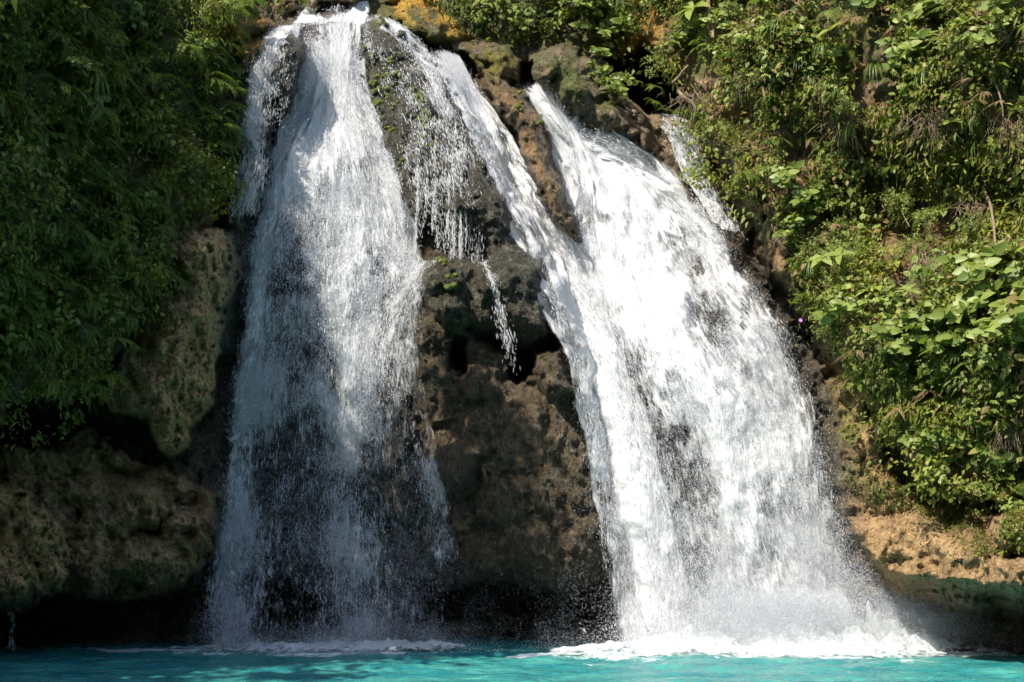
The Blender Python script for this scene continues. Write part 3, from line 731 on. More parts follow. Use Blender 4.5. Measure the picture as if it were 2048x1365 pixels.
# small drips from the overhangs
def drip(px, y0, y1, n, dep, label, w=4):
    yy = y0 + (y1 - y0) * RNG.random(n); xx = px + RNG.normal(size=n) * w
    q = P3(xx, yy, dep + RNG.normal(size=n) * .03); g = np.exp(RNG.normal(size=n) * .4)
    V, F = drops_mesh(q, np.tile([0, 0, -1.0], (n, 1)), .022 * g, .005 * g)
    c = q.mean(0)
    o = mk('water_drip', V - c, F, M_DROP, None, smooth=False); o.location = tuple(map(float, c))
    tag(o, label, 'trickle')
drip(24, 1212, 1300, 140, -1.2, 'thin trickle dripping off the bulbous rock at the far left')
drip(412, 628, 670, 60, -.2, 'tiny trickle between the hanging tufa and the left curtain', 3)

# ------------------------------------------------------------------ pool
def pool_axis(a, b, st, lo, hi, big):
    return np.concatenate([np.arange(lo, a, big), np.arange(a, b, st), np.arange(b, hi + big, big)])
XA = pool_axis(-9, 9, .04, -60, 60, 1.7); YA = np.concatenate([np.arange(-70, -8, 1.3), np.arange(-8, 3.5, .04)])
QX, QY = np.meshgrid(XA, YA)
def waves(X_, Y_):
    z = .038 * fbm(X_ * 1.6, Y_ * 2.6, seed=201, oct=2) + .022 * fbm(X_ * 4.6, Y_ * 7.5, seed=205, oct=2) + .008 * fbm(X_ * 13, Y_ * 17, seed=207, oct=2)
    return z
QZ = waves(QX, QY)
# churn near the falls' feet
feet = np.exp(-((QX - 3.3) / 2.6) ** 2 - ((QY + .3) / 1.3) ** 2) + .6 * np.exp(-((QX + 2.3) / 1.9) ** 2 - ((QY + .2) / .9) ** 2)
QZ = QZ + feet * .07 * fbm(QX * 3, QY * 3, seed=209, oct=3)
w = NT('turquoise_water')
tc = w.n('TexCoord').outputs['Object']
mp = w.n('Mapping', {'Vector': tc, 'Scale': (1, 1.7, 1)}).outputs[0]
n_ = w.n('TexNoise', {'Vector': mp, 'Scale': 14.0, 'Detail': 5.0, 'Roughness': .6}).outputs['Fac']
nb = w.n('TexNoise', {'Vector': mp, 'Scale': 1.1, 'Detail': 3.0}).outputs['Fac']
cc = w.mix(w.ramp(nb, [(.35, 0.0), (.65, 1.0)]), (.016, .175, .19), (.062, .28, .25))
foamy = w.attr('foam')
streak = w.n('TexNoise', {'Vector': w.n('Mapping', {'Vector': tc, 'Scale': (7, 11, 1)}).outputs[0], 'Scale': 1.0, 'Detail': 6.0, 'Roughness': .7, 'Distortion': 1.2}).outputs['Fac']
fo = w.math('SUBTRACT', w.math('ADD', foamy, streak), .86)
fo = w.n('MapRange', {'Value': fo, 'From Min': 0.0, 'From Max': .22}, interpolation_type='SMOOTHSTEP').outputs[0]
cc = w.mix(w.math('MULTIPLY', fo, .85), cc, (.78, .84, .84))
bp = w.n('Bump', {'Height': n_, 'Strength': .9, 'Distance': .03}).outputs['Normal']
ps = w.n('BsdfPrincipled', {'Base Color': cc, 'Roughness': w.math('ADD', .12, w.math('MULTIPLY', fo, .5)), 'Normal': bp, 'IOR': 1.33})
ps.inputs['Specular IOR Level'].default_value = .5
M_POOL = w.done(ps.outputs[0])
# foam attribute on the pool: drifting streaks where the falls land
fa = np.zeros(QX.shape)
def blob(cx, cy, rx, ry, a):
    global fa
    fa = np.maximum(fa, a * np.exp(-((QX - cx) / rx) ** 2 - ((QY - cy) / ry) ** 2))
blob(3.6, -.7, 3.4, 1.1, .75); blob(-2.4, -.6, 1.5, .8, .65); blob(6.3, -.6, 2.6, .9, .65); blob(-4.3, -.1, 1.4, .4, .5)
blob(1.2, -1.3, 1.2, .9, .5)
fa = fa + .36 * sstep(.1, .6, fbm(QX * 1.2, QY * 1.9, seed=221, oct=3)) * sstep(-7, -1, QY)
pool = mk('water', np.stack([QX, QY, QZ], -1).reshape(-1, 3), grid_faces(len(YA), len(XA)), M_POOL, None, {'foam': fa.ravel()})
tag(pool, 'turquoise plunge pool with small choppy waves', None, None, 'structure')

# foam heaps: churned white water standing above the pool
w = NT('foam_white')
tc = w.n('TexCoord').outputs['Object']
a = w.n('TexNoise', {'Vector': tc, 'Scale': 9.0, 'Detail': 7.0, 'Roughness': .68}).outputs['Fac']
d = w.attr('dens')
s = w.math('ADD', d, w.math('MULTIPLY', w.math('SUBTRACT', a, .5), 1.9))
al = w.n('MapRange', {'Value': s, 'From Min': .25, 'From Max': .62}, interpolation_type='SMOOTHSTEP').outputs[0]
al = w.math('MULTIPLY', al, w.n('MapRange', {'Value': d, 'From Min': 0.0, 'From Max': .1}).outputs[0], clamp=True)
hb = w.n('Bump', {'Height': a, 'Strength': .6, 'Distance': .06}).outputs['Normal']
df = w.n('BsdfDiffuse', {'Color': (.70, .73, .735, 1), 'Normal': hb}).outputs[0]
tl = w.n('BsdfTranslucent', {'Color': (.6, .7, .7, 1)}).outputs[0]
mx = w.n('MixShader', {0: .3, 1: df, 2: tl}).outputs[0]
M_FOAM = w.done(w.n('MixShader', {0: al, 1: w.n('BsdfTransparent').outputs[0], 2: mx}).outputs[0])
def foam_patch(x0, x1, y0, y1, bumps, name, label, st=.03, seed=1):
    xa = np.arange(x0, x1, st); ya = np.arange(y0, y1, st); X_, Y_ = np.meshgrid(xa, ya)
    Hh = np.zeros(X_.shape); D = np.zeros(X_.shape)
    for cx, cy, rx, ry, h, a in bumps:
        g = np.exp(-((X_ - cx) / rx) ** 2 - ((Y_ - cy) / ry) ** 2)
        Hh += h * g; D = np.maximum(D, a * g ** .6)
    nz_ = fbm(X_ * 2.6, Y_ * 2.8, seed=seed, oct=4); n2_ = billow(X_ * 5, Y_ * 6, seed=seed + 3)
    Z = waves(X_, Y_) + .012 + Hh * (1 + .9 * nz_) * (1.25 - .7 * n2_) + (.05 * (1 - n2_) + .05 * fbm(X_ * 9, Y_ * 9, seed=seed + 7, oct=3)) * np.clip(D, 0, 1)
    D = np.clip(D * (1 + .5 * nz_), 0, 1.2)
    e = np.minimum(np.minimum(X_ - x0, x1 - X_), np.minimum(Y_ - y0, y1 - Y_)); D = D * sstep(0, .2, e)
    o = mk(name, np.stack([X_, Y_, Z], -1).reshape(-1, 3), grid_faces(len(ya), len(xa)), M_FOAM, None, {'dens': D.ravel()})
    return tag(o, label, 'foam', None, 'stuff')
foam_patch(.4, 9.5, -2.2, 1.0, [(2.3, -.25, .9, .5, .10, 1.0), (3.2, -.1, .8, .5, .34, 1.1), (4.2, -.1, .6, .5, .5, 1.2), (4.9, -.2, .7, .5, .28, 1.1), (5.6, -.3, .7, .45, .12, 1.0), (7.1, -.3, 1.3, .4, .10, .9),
                                (8.5, -.3, 1.0, .3, .06, .6), (3.3, -.9, 2.6, .55, .04, .9), (1.5, -.7, .9, .4, .05, .7)], 'foam', 'heaped white foam where the right waterfalls hit the pool', seed=301)
foam_patch(-5.4, -.2, -1.6, .8, [(-2.3, -.35, 1.3, .38, .07, 1.0), (-1.2, -.3, .6, .25, .05, .6), (-3.9, -.05, 1.0, .2, .03, .6)], 'foam', 'band of white foam below the left waterfall', seed=321)

# splashes thrown up from the pool
def splash(cx, cy, n, sxy, h, label, power=1.0, size=1.0, drift=0.0):
    r_ = np.abs(RNG.normal(size=n)); th = RNG.random(n) * 2 * math.pi
    z = h * RNG.random(n) ** 1.6
    x = cx + sxy * r_ * np.cos(th) * (.4 + z / h) + drift * z; y = cy + .45 * sxy * r_ * np.sin(th)
    cl = fbm(x * 7, z * 7, seed=int(abs(cx) * 10), oct=3)
    m = RNG.random(n) < sstep(-.35, .35, cl + .15)
    q = np.stack([x, y, z + .03], -1)[m]; g = np.exp(RNG.normal(size=len(q)) * .5) * size
    t = q - np.array([cx, cy, -.6]); t /= np.linalg.norm(t, axis=1, keepdims=True)
    V, F = drops_mesh(q, t, .011 * g, .006 * g)
    c = np.array([cx, cy, 0.0])
    o = mk('splash', V - c, F, M_DROP, None, smooth=False); o.location = (cx, cy, 0)
    return tag(o, label, 'splash')
splash(4.15, -.5, 9000, .22, .75, 'bright splash of droplets leaping in front of the widest fall')
splash(5.7, -.35, 7000, .6, .8, 'fan of fine spray thrown against the dark right wall', size=.65, drift=.5)
splash(1.7, -.3, 1600, .5, .4, 'low scatter of droplets at the foot of the narrow cascade', size=.8)

# mist hanging over the feet of the falls: a cloud of very fine droplets
def mist(clouds, n, label, seed, size=.0034):
    R = np.random.default_rng(seed); Q = []
    w_ = np.array([c[6] for c in clouds], float); w_ = (w_ / w_.sum() * n).astype(int)
    for (cx, cy, cz, rx, ry, rz, _), k in zip(clouds, w_):
        q = R.normal(size=(k * 2, 3)) * [rx, ry, rz] + [cx, cy, cz]
        g = fbm(q[:, 0] * 1.5, q[:, 2] * 1.8, seed=seed, oct=4)
        q = q[(q[:, 2] > .02) & (R.random(len(q)) < sstep(-.55, .45, g))][:k]
        Q.append(q)
    q = np.concatenate(Q); m = len(q); r_ = size * np.exp(R.normal(size=m) * .35)
    tet = np.array([[1, 1, 1], [1, -1, -1], [-1, 1, -1], [-1, -1, 1]], float)
    a = R.random(m) * 6.28; ca, sa = np.cos(a), np.sin(a)
    t = np.stack([ca[:, None] * tet[:, 0] - sa[:, None] * tet[:, 1], sa[:, None] * tet[:, 0] + ca[:, None] * tet[:, 1], np.repeat(tet[None, :, 2], m, 0) * 1.5], -1)
    V = q[:, None] + t * r_[:, None, None]
    f = np.array([[0, 1, 2], [0, 3, 1], [0, 2, 3], [1, 3, 2]])
    F = (f[None] + (np.arange(m) * 4)[:, None, None]).reshape(-1, 3)
    c = np.array(clouds[0][:3]); o = mk('mist', V.reshape(-1, 3) - c, F, M_MIST, smooth=False); o.location = tuple(map(float, c))
    return tag(o, label, 'mist', None, 'stuff')
mist([(3.5, -.55, .15, 1.0, .35, .50, 3), (4.0, -.45, .5, .5, .3, .55, 1.6), (3.2, -.4, 1.4, .9, .3, 1.0, .9)], 330000, 'bright mist boiling over the foot of the widest fall', 1, .0017)
mist([(5.5, -.5, .15, .7, .3, .35, 1.5), (5.9, -.4, .45, 1.0, .3, .55, 2.6)], 300000, 'mist drifting against the tan rock right of the widest fall', 3, .0011)
mist([(-2.2, -.4, .1, 1.3, .25, .28, 2), (-2.5, -.2, 1.0, 1.0, .25, .8, .8), (.3, -.1, .4, .9, .3, .5, .25)], 110000, 'thin bluish mist at the foot of the left fall', 2, .0012)

# ------------------------------------------------------------------ plants
def leaf_mat(name, stops, rough=.42, trans=.3, spec=.4):
    m = NT(name)
    t = m.attr('tint'); oi = m.n('ObjectInfo').outputs['Random']
    tc = m.n('TexCoord').outputs['Object']
    nz = m.n('TexNoise', {'Vector': tc, 'Scale': 60.0, 'Detail': 2.0}).outputs['Fac']
    f = m.math('ADD', m.math('ADD', t, m.math('MULTIPLY', m.math('SUBTRACT', oi, .5), .22)), m.math('MULTIPLY', m.math('SUBTRACT', nz, .5), .12), clamp=True)
    c = m.ramp(f, stops)
    ps = m.n('BsdfPrincipled', {'Base Color': c, 'Roughness': rough}); ps.inputs['Specular IOR Level'].default_value = spec
    tl = m.n('BsdfTranslucent', {'Color': m.mix(1.0, c, (1.5, 1.6, .7), 'MULTIPLY')}).outputs[0]
    return m.done(m.n('MixShader', {0: trans, 1: ps.outputs[0], 2: tl}).outputs[0])
G_STOPS = [(0.0, (.016, .028, .006)), (.3, (.042, .066, .011)), (.6, (.12, .145, .020)), (.82, (.24, .26, .04)), (.9, (.17, .15, .04)), (1.0, (.16, .09, .04))]
M_FERN = leaf_mat('fern_green', [(0.0, (.016, .038, .008)), (.35, (.045, .085, .014)), (.7, (.12, .17, .022)), (.88, (.20, .23, .035)), (1.0, (.15, .10, .04))], .5, .35, .3)
M_LEAF = leaf_mat('broad_leaf_green', [(0.0, (.028, .052, .012)), (.35, (.085, .13, .026)), (.7, (.22, .26, .055)), (.9, (.22, .27, .09)), (1.0, (.22, .16, .05))], .46, .30, .32)
M_COVER = leaf_mat('undergrowth_green', G_STOPS, .5, .3, .3)
M_BLADE = leaf_mat('blade_green', [(0.0, (.03, .06, .012)), (.5, (.085, .14, .025)), (.85, (.20, .23, .06)), (1.0, (.22, .16, .07))], .42, .25, .4)
m = NT('dry_stem'); tc = m.n('TexCoord').outputs['Object']
nz = m.n('TexNoise', {'Vector': tc, 'Scale': 30.0, 'Detail': 4.0}).outputs['Fac']
ps = m.n('BsdfPrincipled', {'Base Color': m.ramp(nz, [(.3, (.10, .065, .038)), (.7, (.25, .18, .11))]), 'Roughness': .85}); M_STEM = m.done(ps.outputs[0])
m = NT('cushion_moss'); tc = m.n('TexCoord').outputs['Object']
nz = m.n('TexNoise', {'Vector': tc, 'Scale': 70.0, 'Detail': 4.0}).outputs['Fac']
ps = m.n('BsdfPrincipled', {'Base Color': m.ramp(nz, [(.3, (.07, .10, .012)), (.7, (.22, .26, .03))]), 'Roughness': .95,
     'Normal': m.n('Bump', {'Height': nz, 'Strength': 1.0, 'Distance': .02}).outputs[0]}); M_MOSS = m.done(ps.outputs[0])
def petal_mat(name, c):
    m = NT(name); tc = m.n('TexCoord').outputs['Object']
    nz = m.n('TexNoise', {'Vector': tc, 'Scale': 50.0}).outputs['Fac']
    ps = m.n('BsdfPrincipled', {'Base Color': m.mix(nz, tuple(.75 * x for x in c), c), 'Roughness': .6}); return m.done(ps.outputs[0])
M_PURPLE = petal_mat('purple_petal', (.50, .22, .62)); M_WHITE = petal_mat('white_petal', (.8, .8, .74)); M_PINK = petal_mat('pink_leaf', (.55, .22, .17))

def nrmz(a): return a / (np.linalg.norm(a, axis=-1, keepdims=True) + 1e-9)

def leaves(P, D, N, l, w, tint, droop=.25, fold=.25, simple=False, shape=(.36, .74, .62)):
    """many folded leaves. P base, D direction, N upper side, l length, w half-width, all per leaf"""
    P = np.atleast_2d(P); n = len(P)
    D = nrmz(np.broadcast_to(D, (n, 3)).astype(float)); S = nrmz(np.cross(D, np.broadcast_to(N, (n, 3)))); N = np.cross(S, D)
    l = np.broadcast_to(l, n)[:, None]; w = np.broadcast_to(w, n)[:, None]; tint = np.broadcast_to(tint, n)
    def pt(s, k, up=0):
        return P + D * l * (s - .12 * droop * s * s) - N * (droop * l * s * s) + S * w * k + N * (fold * w * abs(k)) + N * up
    if simple:
        V = np.stack([pt(0, 0), pt(.45, -1), pt(1, 0), pt(.45, 1)], 1)
        f = np.array([[0, 1, 2], [0, 2, 3]])
    else:
        a, b, kb = shape
        V = np.stack([pt(0, 0), pt(a, -1), pt(a, 0), pt(a, 1), pt(b, -kb), pt(b, 0), pt(b, kb), pt(1, 0), pt(a * .4, -.62), pt(a * .4, .62)], 1)
        f = np.array([[0, 8, 2], [8, 1, 2], [0, 2, 9], [9, 2, 3], [1, 4, 2], [4, 5, 2], [2, 5, 3], [5, 6, 3], [4, 7, 5], [5, 7, 6]])
    k = V.shape[1]
    F = (f[None] + (np.arange(n) * k)[:, None, None]).reshape(-1, 3)
    return V.reshape(-1, 3), F, np.repeat(tint, k)

def join(parts):
    V = []; F = []; T = []; o = 0
    for v, f, t in parts:
        V.append(v); F.append(f + o); T.append(t); o += len(v)
    return np.concatenate(V), np.concatenate(F), np.concatenate(T)

def tube(pts, r0, r1, seg=5):
    pts = np.asarray(pts, float); n = len(pts)
    t = nrmz(np.gradient(pts, axis=0)); a = nrmz(np.cross(t, [0.31, 0.52, 0.79])); b = np.cross(t, a)
    r = np.linspace(r0, r1, n)[:, None]
    V = np.stack([pts + (a * math.cos(q) + b * math.sin(q)) * r for q in np.linspace(0, 2 * math.pi, seg, endpoint=False)], 1)
    i = np.arange(n - 1)[:, None] * seg; j = np.arange(seg)[None]; j2 = (j + 1) % seg
    F = np.stack([i + j, i + j2, i + seg + j2, i + seg + j], -1).reshape(-1, 4)
    tris = np.concatenate([F[:, [0, 1, 2]], F[:, [0, 2, 3]]])
    V = np.concatenate([V.reshape(-1, 3), pts[:1], pts[-1:]]); c0 = n * seg
    k = np.arange(seg); cap = np.concatenate([np.stack([np.full(seg, c0), (k + 1) % seg, k], 1), np.stack([np.full(seg, c0 + 1), (n - 1) * seg + k, (n - 1) * seg + (k + 1) % seg], 1)])
    return V, np.concatenate([tris, cap]), np.zeros(len(V))

def frond(az, L, rise, R, tint0, nb=17, wide=.24):
    """one fern frond: rachis and paired pinnae"""
    s = np.linspace(.10, 1, nb)
    d = np.array([math.cos(az), math.sin(az), 0]); side0 = np.array([-math.sin(az), math.cos(az), 0])
    C = lambda q: (d * (L * (q - .12 * q ** 2))[..., None] + np.array([0, 0, 1]) * (L * (rise * q - (rise + .42) * q ** 2 * .9))[..., None])
    c = C(s); tg = nrmz(np.gradient(c, axis=0)); up = nrmz(np.cross(tg, side0)); up *= np.sign(up[:, 2:3] + 1e-6)
    prof = wide * L * np.clip(np.sin(np.pi * (s * .86 + .10)) ** .75, .05, 1) * (1.02 - .62 * s)
    parts = []
    for sg in (-1, 1):
        dirs = nrmz(side0 * sg + tg * .42 + up * .08 + R.normal(size=(nb, 3)) * .07)
        parts.append(leaves(c, dirs, up, prof * (1 + R.normal(size=nb) * .06), L * .020 + 0 * s, tint0 + R.normal(size=nb) * .04, droop=.22, fold=.3, simple=True))
    parts.append(tube(C(np.linspace(0, 1, 7)), .006, .002, 3)[:2] + (np.full(23, tint0 + .2),))
    return join(parts)

def obj_from(name, part, mat, parent=None, smooth=False):
    v, f, t = part
    return mk(name, v, f, mat, parent, {'tint': np.clip(t, 0, 1)}, smooth=smooth)

PROTO = {}
def hide_proto(o):
    for c in [o] + list(o.children_recursive): col.objects.unlink(c)
    return o

def mk_fern(k):
    R = np.random.default_rng(100 + k); n = R.integers(6, 9)
    t = [.58, .7, .8, .5, .84][k % 5]
    fr = [frond(a + R.normal() * .2, R.uniform(.75, 1.1), R.uniform(.3, .8), R, t + R.normal() * .06) for a in np.linspace(0, 2 * math.pi, n, endpoint=False)]
    return obj_from('fern', join(fr), M_FERN)
def mk_big_fern(k):
    R = np.random.default_rng(140 + k); e = bpy.data.objects.new('fern', None); col.objects.link(e)
    for a in np.linspace(0, 2 * math.pi, 8, endpoint=False):
        obj_from('frond', frond(a + R.normal() * .2, R.uniform(.8, 1.15), R.uniform(.35, .75), R, .62 + R.normal() * .06, nb=24), M_FERN, e)
    return e
def mk_hang_fern(k):
    """sword-fern cluster: narrow fronds all hanging forward (local -Y) and down"""
    R = np.random.default_rng(180 + k); n = R.integers(5, 9)
    fr = [frond(-math.pi / 2 + R.uniform(-.9, .9), R.uniform(.7, 1.15), R.uniform(.0, .35), R, .58 + R.normal() * .12, nb=20, wide=.15) for a in range(n)]
    return obj_from('sword_fern', join(fr), M_FERN)
def mk_shrub(k, l=.30, nst=5, tw=.0, tint=.55):
    """broad-leaved sprigs: whorls of ovate leaves at the ends and along leaning stems"""
    R = np.random.default_rng(200 + k); e = bpy.data.objects.new('leafy_shrub', None); col.objects.link(e)
    st = []; lv = []
    for i in range(nst):
        az = R.uniform(0, 2 * math.pi); ln = R.uniform(.45, 1.0)
        end = np.array([math.cos(az) * .55 * ln, math.sin(az) * .55 * ln - .25 * ln, .45 * ln + R.normal() * .15])
        q = np.linspace(0, 1, 6)[:, None]; pts = end * q + np.array([0, 0, .22]) * np.sin(q * math.pi) * ln
        st.append(tube(pts, .014, .006, 4))
        for s in (.45, .68, .86, 1.0):
            c = end * s + np.array([0, 0, .22]) * math.sin(s * math.pi) * ln
            m_ = 3 if s < .95 else R.integers(4, 7); a0 = R.uniform(0, 6.28)
            a = a0 + np.arange(m_) * 2 * math.pi / m_ + R.normal(size=m_) * .25
            D = np.stack([np.cos(a), np.sin(a) * .7, R.uniform(-.3, .3, m_) - .45 * np.sin(a)], -1)
            ll = l * R.uniform(.6, 1.15, m_) * (.75 + .35 * s)
            lv.append(leaves(np.repeat(c[None], m_, 0), D, nrmz(R.normal(size=(m_, 3)) * .35 + [-.15, -.6, .8]), ll, ll * R.uniform(.27, .35), tint + R.normal(size=m_) * .15, droop=R.uniform(.05, .35), fold=.22))
    obj_from('stem', join(st), M_STEM, e, True); obj_from('foliage', join(lv), M_LEAF, e)
    return e
def mk_rosette(k, l=.8, n=6, name='broad_leaved_plant', tint=.62):
    R = np.random.default_rng(240 + k); e = bpy.data.objects.new(name, None); col.objects.link(e)
    a = np.arange(n) * 2 * math.pi / n + R.normal(size=n) * .2
    D = np.stack([np.cos(a), np.sin(a), R.uniform(.05, .5, n)], -1)
    ll = l * R.uniform(.75, 1.1, n)
    c = np.array([0, -.1, .35])
    obj_from('stem', tube([[0, 0, 0], [0, -.05, .2], [0, -.1, .36]], .02, .012, 5), M_STEM, e, True)
    obj_from('foliage', leaves(np.repeat(c[None], n, 0), D, [0, -.3, 1.0], ll, ll * .24, tint + R.normal(size=n) * .08, droop=.35, fold=.3), M_LEAF, e)
    return e
def mk_blades(k, n=22, tint=.5):
    R = np.random.default_rng(280 + k); parts = []
    for i in range(n):
        az = R.uniform(-math.pi, 0) if R.random() < .75 else R.uniform(0, math.pi); L = R.uniform(.55, 1.1); r_ = R.uniform(.15, .9)
        q = np.linspace(0, 1, 8); d = np.array([math.cos(az), math.sin(az), 0]); sd = np.array([-math.sin(az), math.cos(az), 0])
        c = d * (L * .55 * np.sin(q * 1.5))[:, None] + np.array([0, 0, 1]) * (L * (r_ * q - (r_ + .75) * q * q))[:, None]
        w_ = (.022 * (1 - q ** 2.5) + .001)[:, None] * R.uniform(.7, 1.3)
        V = np.concatenate([c - sd * w_, c + sd * w_]); j = np.arange(7)
        F = np.concatenate([np.stack([j, j + 1, j + 9], 1), np.stack([j, j + 9, j + 8], 1)])
        parts.append((V, F, np.full(16, tint + R.normal() * .16)))
    return obj_from('arching_grass', join(parts), M_BLADE)
def mk_bush(k, tint=.6, n=520):
    R = np.random.default_rng(320 + k); e = bpy.data.objects.new('small_leaved_bush', None); col.objects.link(e)
    tips = []; st = []
    for i in range(16):
        d = nrmz(R.normal(size=3) * [1, .8, .9] + [0, -.45, .5]); ln = R.uniform(.5, 1.0)
        pts = np.linspace(0, 1, 5)[:, None] * d * ln + R.normal(size=(5, 3)) * .03; pts[0] = 0
        st.append(tube(pts, .010, .003, 3)); tips.append(pts)
    tips = np.array(tips); i = R.integers(0, 16, n); s = R.uniform(1.2, 4, n); a = np.floor(s).astype(int); a = np.minimum(a, 3); b = (s - a)[:, None]
    P = tips[i, a] * (1 - b) + tips[i, a + 1] * b + R.normal(size=(n, 3)) * .06
    D = nrmz(R.normal(size=(n, 3)) + [0, -.3, -.1]); ll = R.uniform(.06, .12, n)
    obj_from('twigs', join(st), M_STEM, e); obj_from('foliage', leaves(P, D, nrmz(R.normal(size=(n, 3)) * .5 + [0, -.3, 1]), ll, ll * .34, tint + R.normal(size=n) * .13, droop=.15, simple=True), M_LEAF, e)
    return e
def mk_sprig(k, tint=.6):
    """lobed nettle-like plant: stems set with drooping toothed leaf fans"""
    R = np.random.default_rng(360 + k); P = []; D = []; L = []
    for i in range(13):
        c = np.array([R.normal() * .3, -.15 - abs(R.normal()) * .22, R.normal() * .28]); az = R.uniform(-2.6, -.5)
        d0 = np.array([math.cos(az), math.sin(az), -.55 + R.normal() * .3]); sd = nrmz(np.cross(d0, [0, 0, 1.0]))
        for q, f in ((-1.1, .55), (-.6, .8), (-.2, .95), (.2, .95), (.6, .8), (1.1, .55)):
            P.append(c); D.append(nrmz(d0) * math.cos(q) + sd * math.sin(q)); L.append(.30 * f * R.uniform(.8, 1.15))
    P = np.array(P); D = np.array(D); L = np.array(L)
    tt = np.repeat(tint + R.normal(size=13) * .15, 6)
    st = [tube(np.linspace(0, 1, 4)[:, None] * P[i * 6] + np.array([[0, 0, 0], [0, 0, .05], [0, 0, .04], [0, 0, 0]]), .008, .005, 3)[:2] + (np.full(14, .4),) for i in range(13)]
    return obj_from('lobed_leaf_plant', join([leaves(P, D, [0, -.5, 1.0], L, L * .19, tt, droop=.3, fold=.2, simple=True)] + st), M_LEAF)

for k in range(5): PROTO['fern%d' % k] = hide_proto(mk_fern(k))
PROTO['bigfern0'] = hide_proto(mk_big_fern(0))
def mk_dead(k):
    R = np.random.default_rng(700 + k)
    fr = [frond(-math.pi / 2 + R.uniform(-1.1, 1.1), R.uniform(.6, 1.1), R.uniform(-.3, .1), R, .93 + R.normal() * .02, nb=16, wide=.13) for a in range(8)]
    return obj_from('dead_fern', join(fr), M_DEAD)
M_DEAD = leaf_mat('dead_fern_brown', [(0.0, (.10, .055, .03)), (.85, (.20, .125, .07)), (1.0, (.30, .21, .13))], .8, .2, .1)
for k in range(3): PROTO['dead%d' % k] = hide_proto(mk_dead(k))
for k in range(4): PROTO['sword%d' % k] = hide_proto(mk_hang_fern(k))
for k in range(6): PROTO['shrub%d' % k] = hide_proto(mk_shrub(k, l=[.27, .22, .31, .25, .20, .28][k], nst=[6, 7, 5, 8, 8, 6][k], tint=[.6, .72, .66, .55, .78, .5][k]))
for k in range(4): PROTO['ros%d' % k] = hide_proto(mk_rosette(k, n=[6, 5, 4, 7][k]))
for k in range(4): PROTO['blade%d' % k] = hide_proto(mk_blades(k, tint=[.5, .65, .4, .6][k]))
for k in range(4): PROTO['bush%d' % k] = hide_proto(mk_bush(k, tint=[.55, .68, .6, .72][k]))
for k in range(4): PROTO['sprig%d' % k] = hide_proto(mk_sprig(k, tint=[.55, .68, .78, .45][k]))
KINDS = {'fern': 5, 'bigfern': 1, 'sword': 4, 'shrub': 6, 'ros': 4, 'blade': 4, 'bush': 4, 'sprig': 4, 'dead': 3}

def puff(x, y):
    return .42 * sstep(-.05, .55, fbm(np.asarray(x, float) / 52, np.asarray(y, float) / 46, seed=777, oct=3))
def surf(px, py, out=0.0):
    i, j = gidx(np.array([px]), np.array([py])); i, j = i[0], j[0]
    return PG[i, j] + NG[i, j] * out, NG[i, j]

def plant(kind, px, py, size, label, cat, group=None, var=None, out=.0, yaw=None, lean=.55, tilt=.25):
    v = random.randrange(KINDS[kind]) if var is None else var
    p, n = surf(px, py, out + float(puff(px, py)) * .9)
    src = PROTO[kind + str(v)]
    o = src.copy(); col.objects.link(o)
    for ch in src.children:
        c = ch.copy(); col.objects.link(c); c.parent = o
    up = Vector((n[0] * lean, n[1] * lean, 1.0 - lean * .4)).normalized() if kind not in ('sword', 'blade', 'sprig', 'dead') else Vector((n[0] * .15, n[1] * .15, 1)).normalized()
    fwd = Vector((n[0], n[1], 0)); fwd = fwd.normalized() if fwd.length > .05 else Vector((0, -1, 0))
    # local -Y looks out of the wall
    z = up; y = (-fwd); y = (y - z * y.dot(z)).normalized(); x = y.cross(z)
    m = Matrix((x, y, z)).transposed().to_4x4()
    ya = yaw if yaw is not None else (random.uniform(-.7, .7) if kind in ('sword', 'blade', 'sprig', 'shrub', 'bush', 'dead') else random.uniform(0, 6.28))
    s = size
    o.matrix_world = Matrix.Translation(Vector(p)) @ m @ Matrix.Rotation(ya, 4, 'Z') @ Matrix.Rotation(random.uniform(-tilt, tilt), 4, 'X') @ Matrix.Diagonal((s, s, s * random.uniform(.85, 1.15), 1))
    tag(o, label, cat, group)
    return o

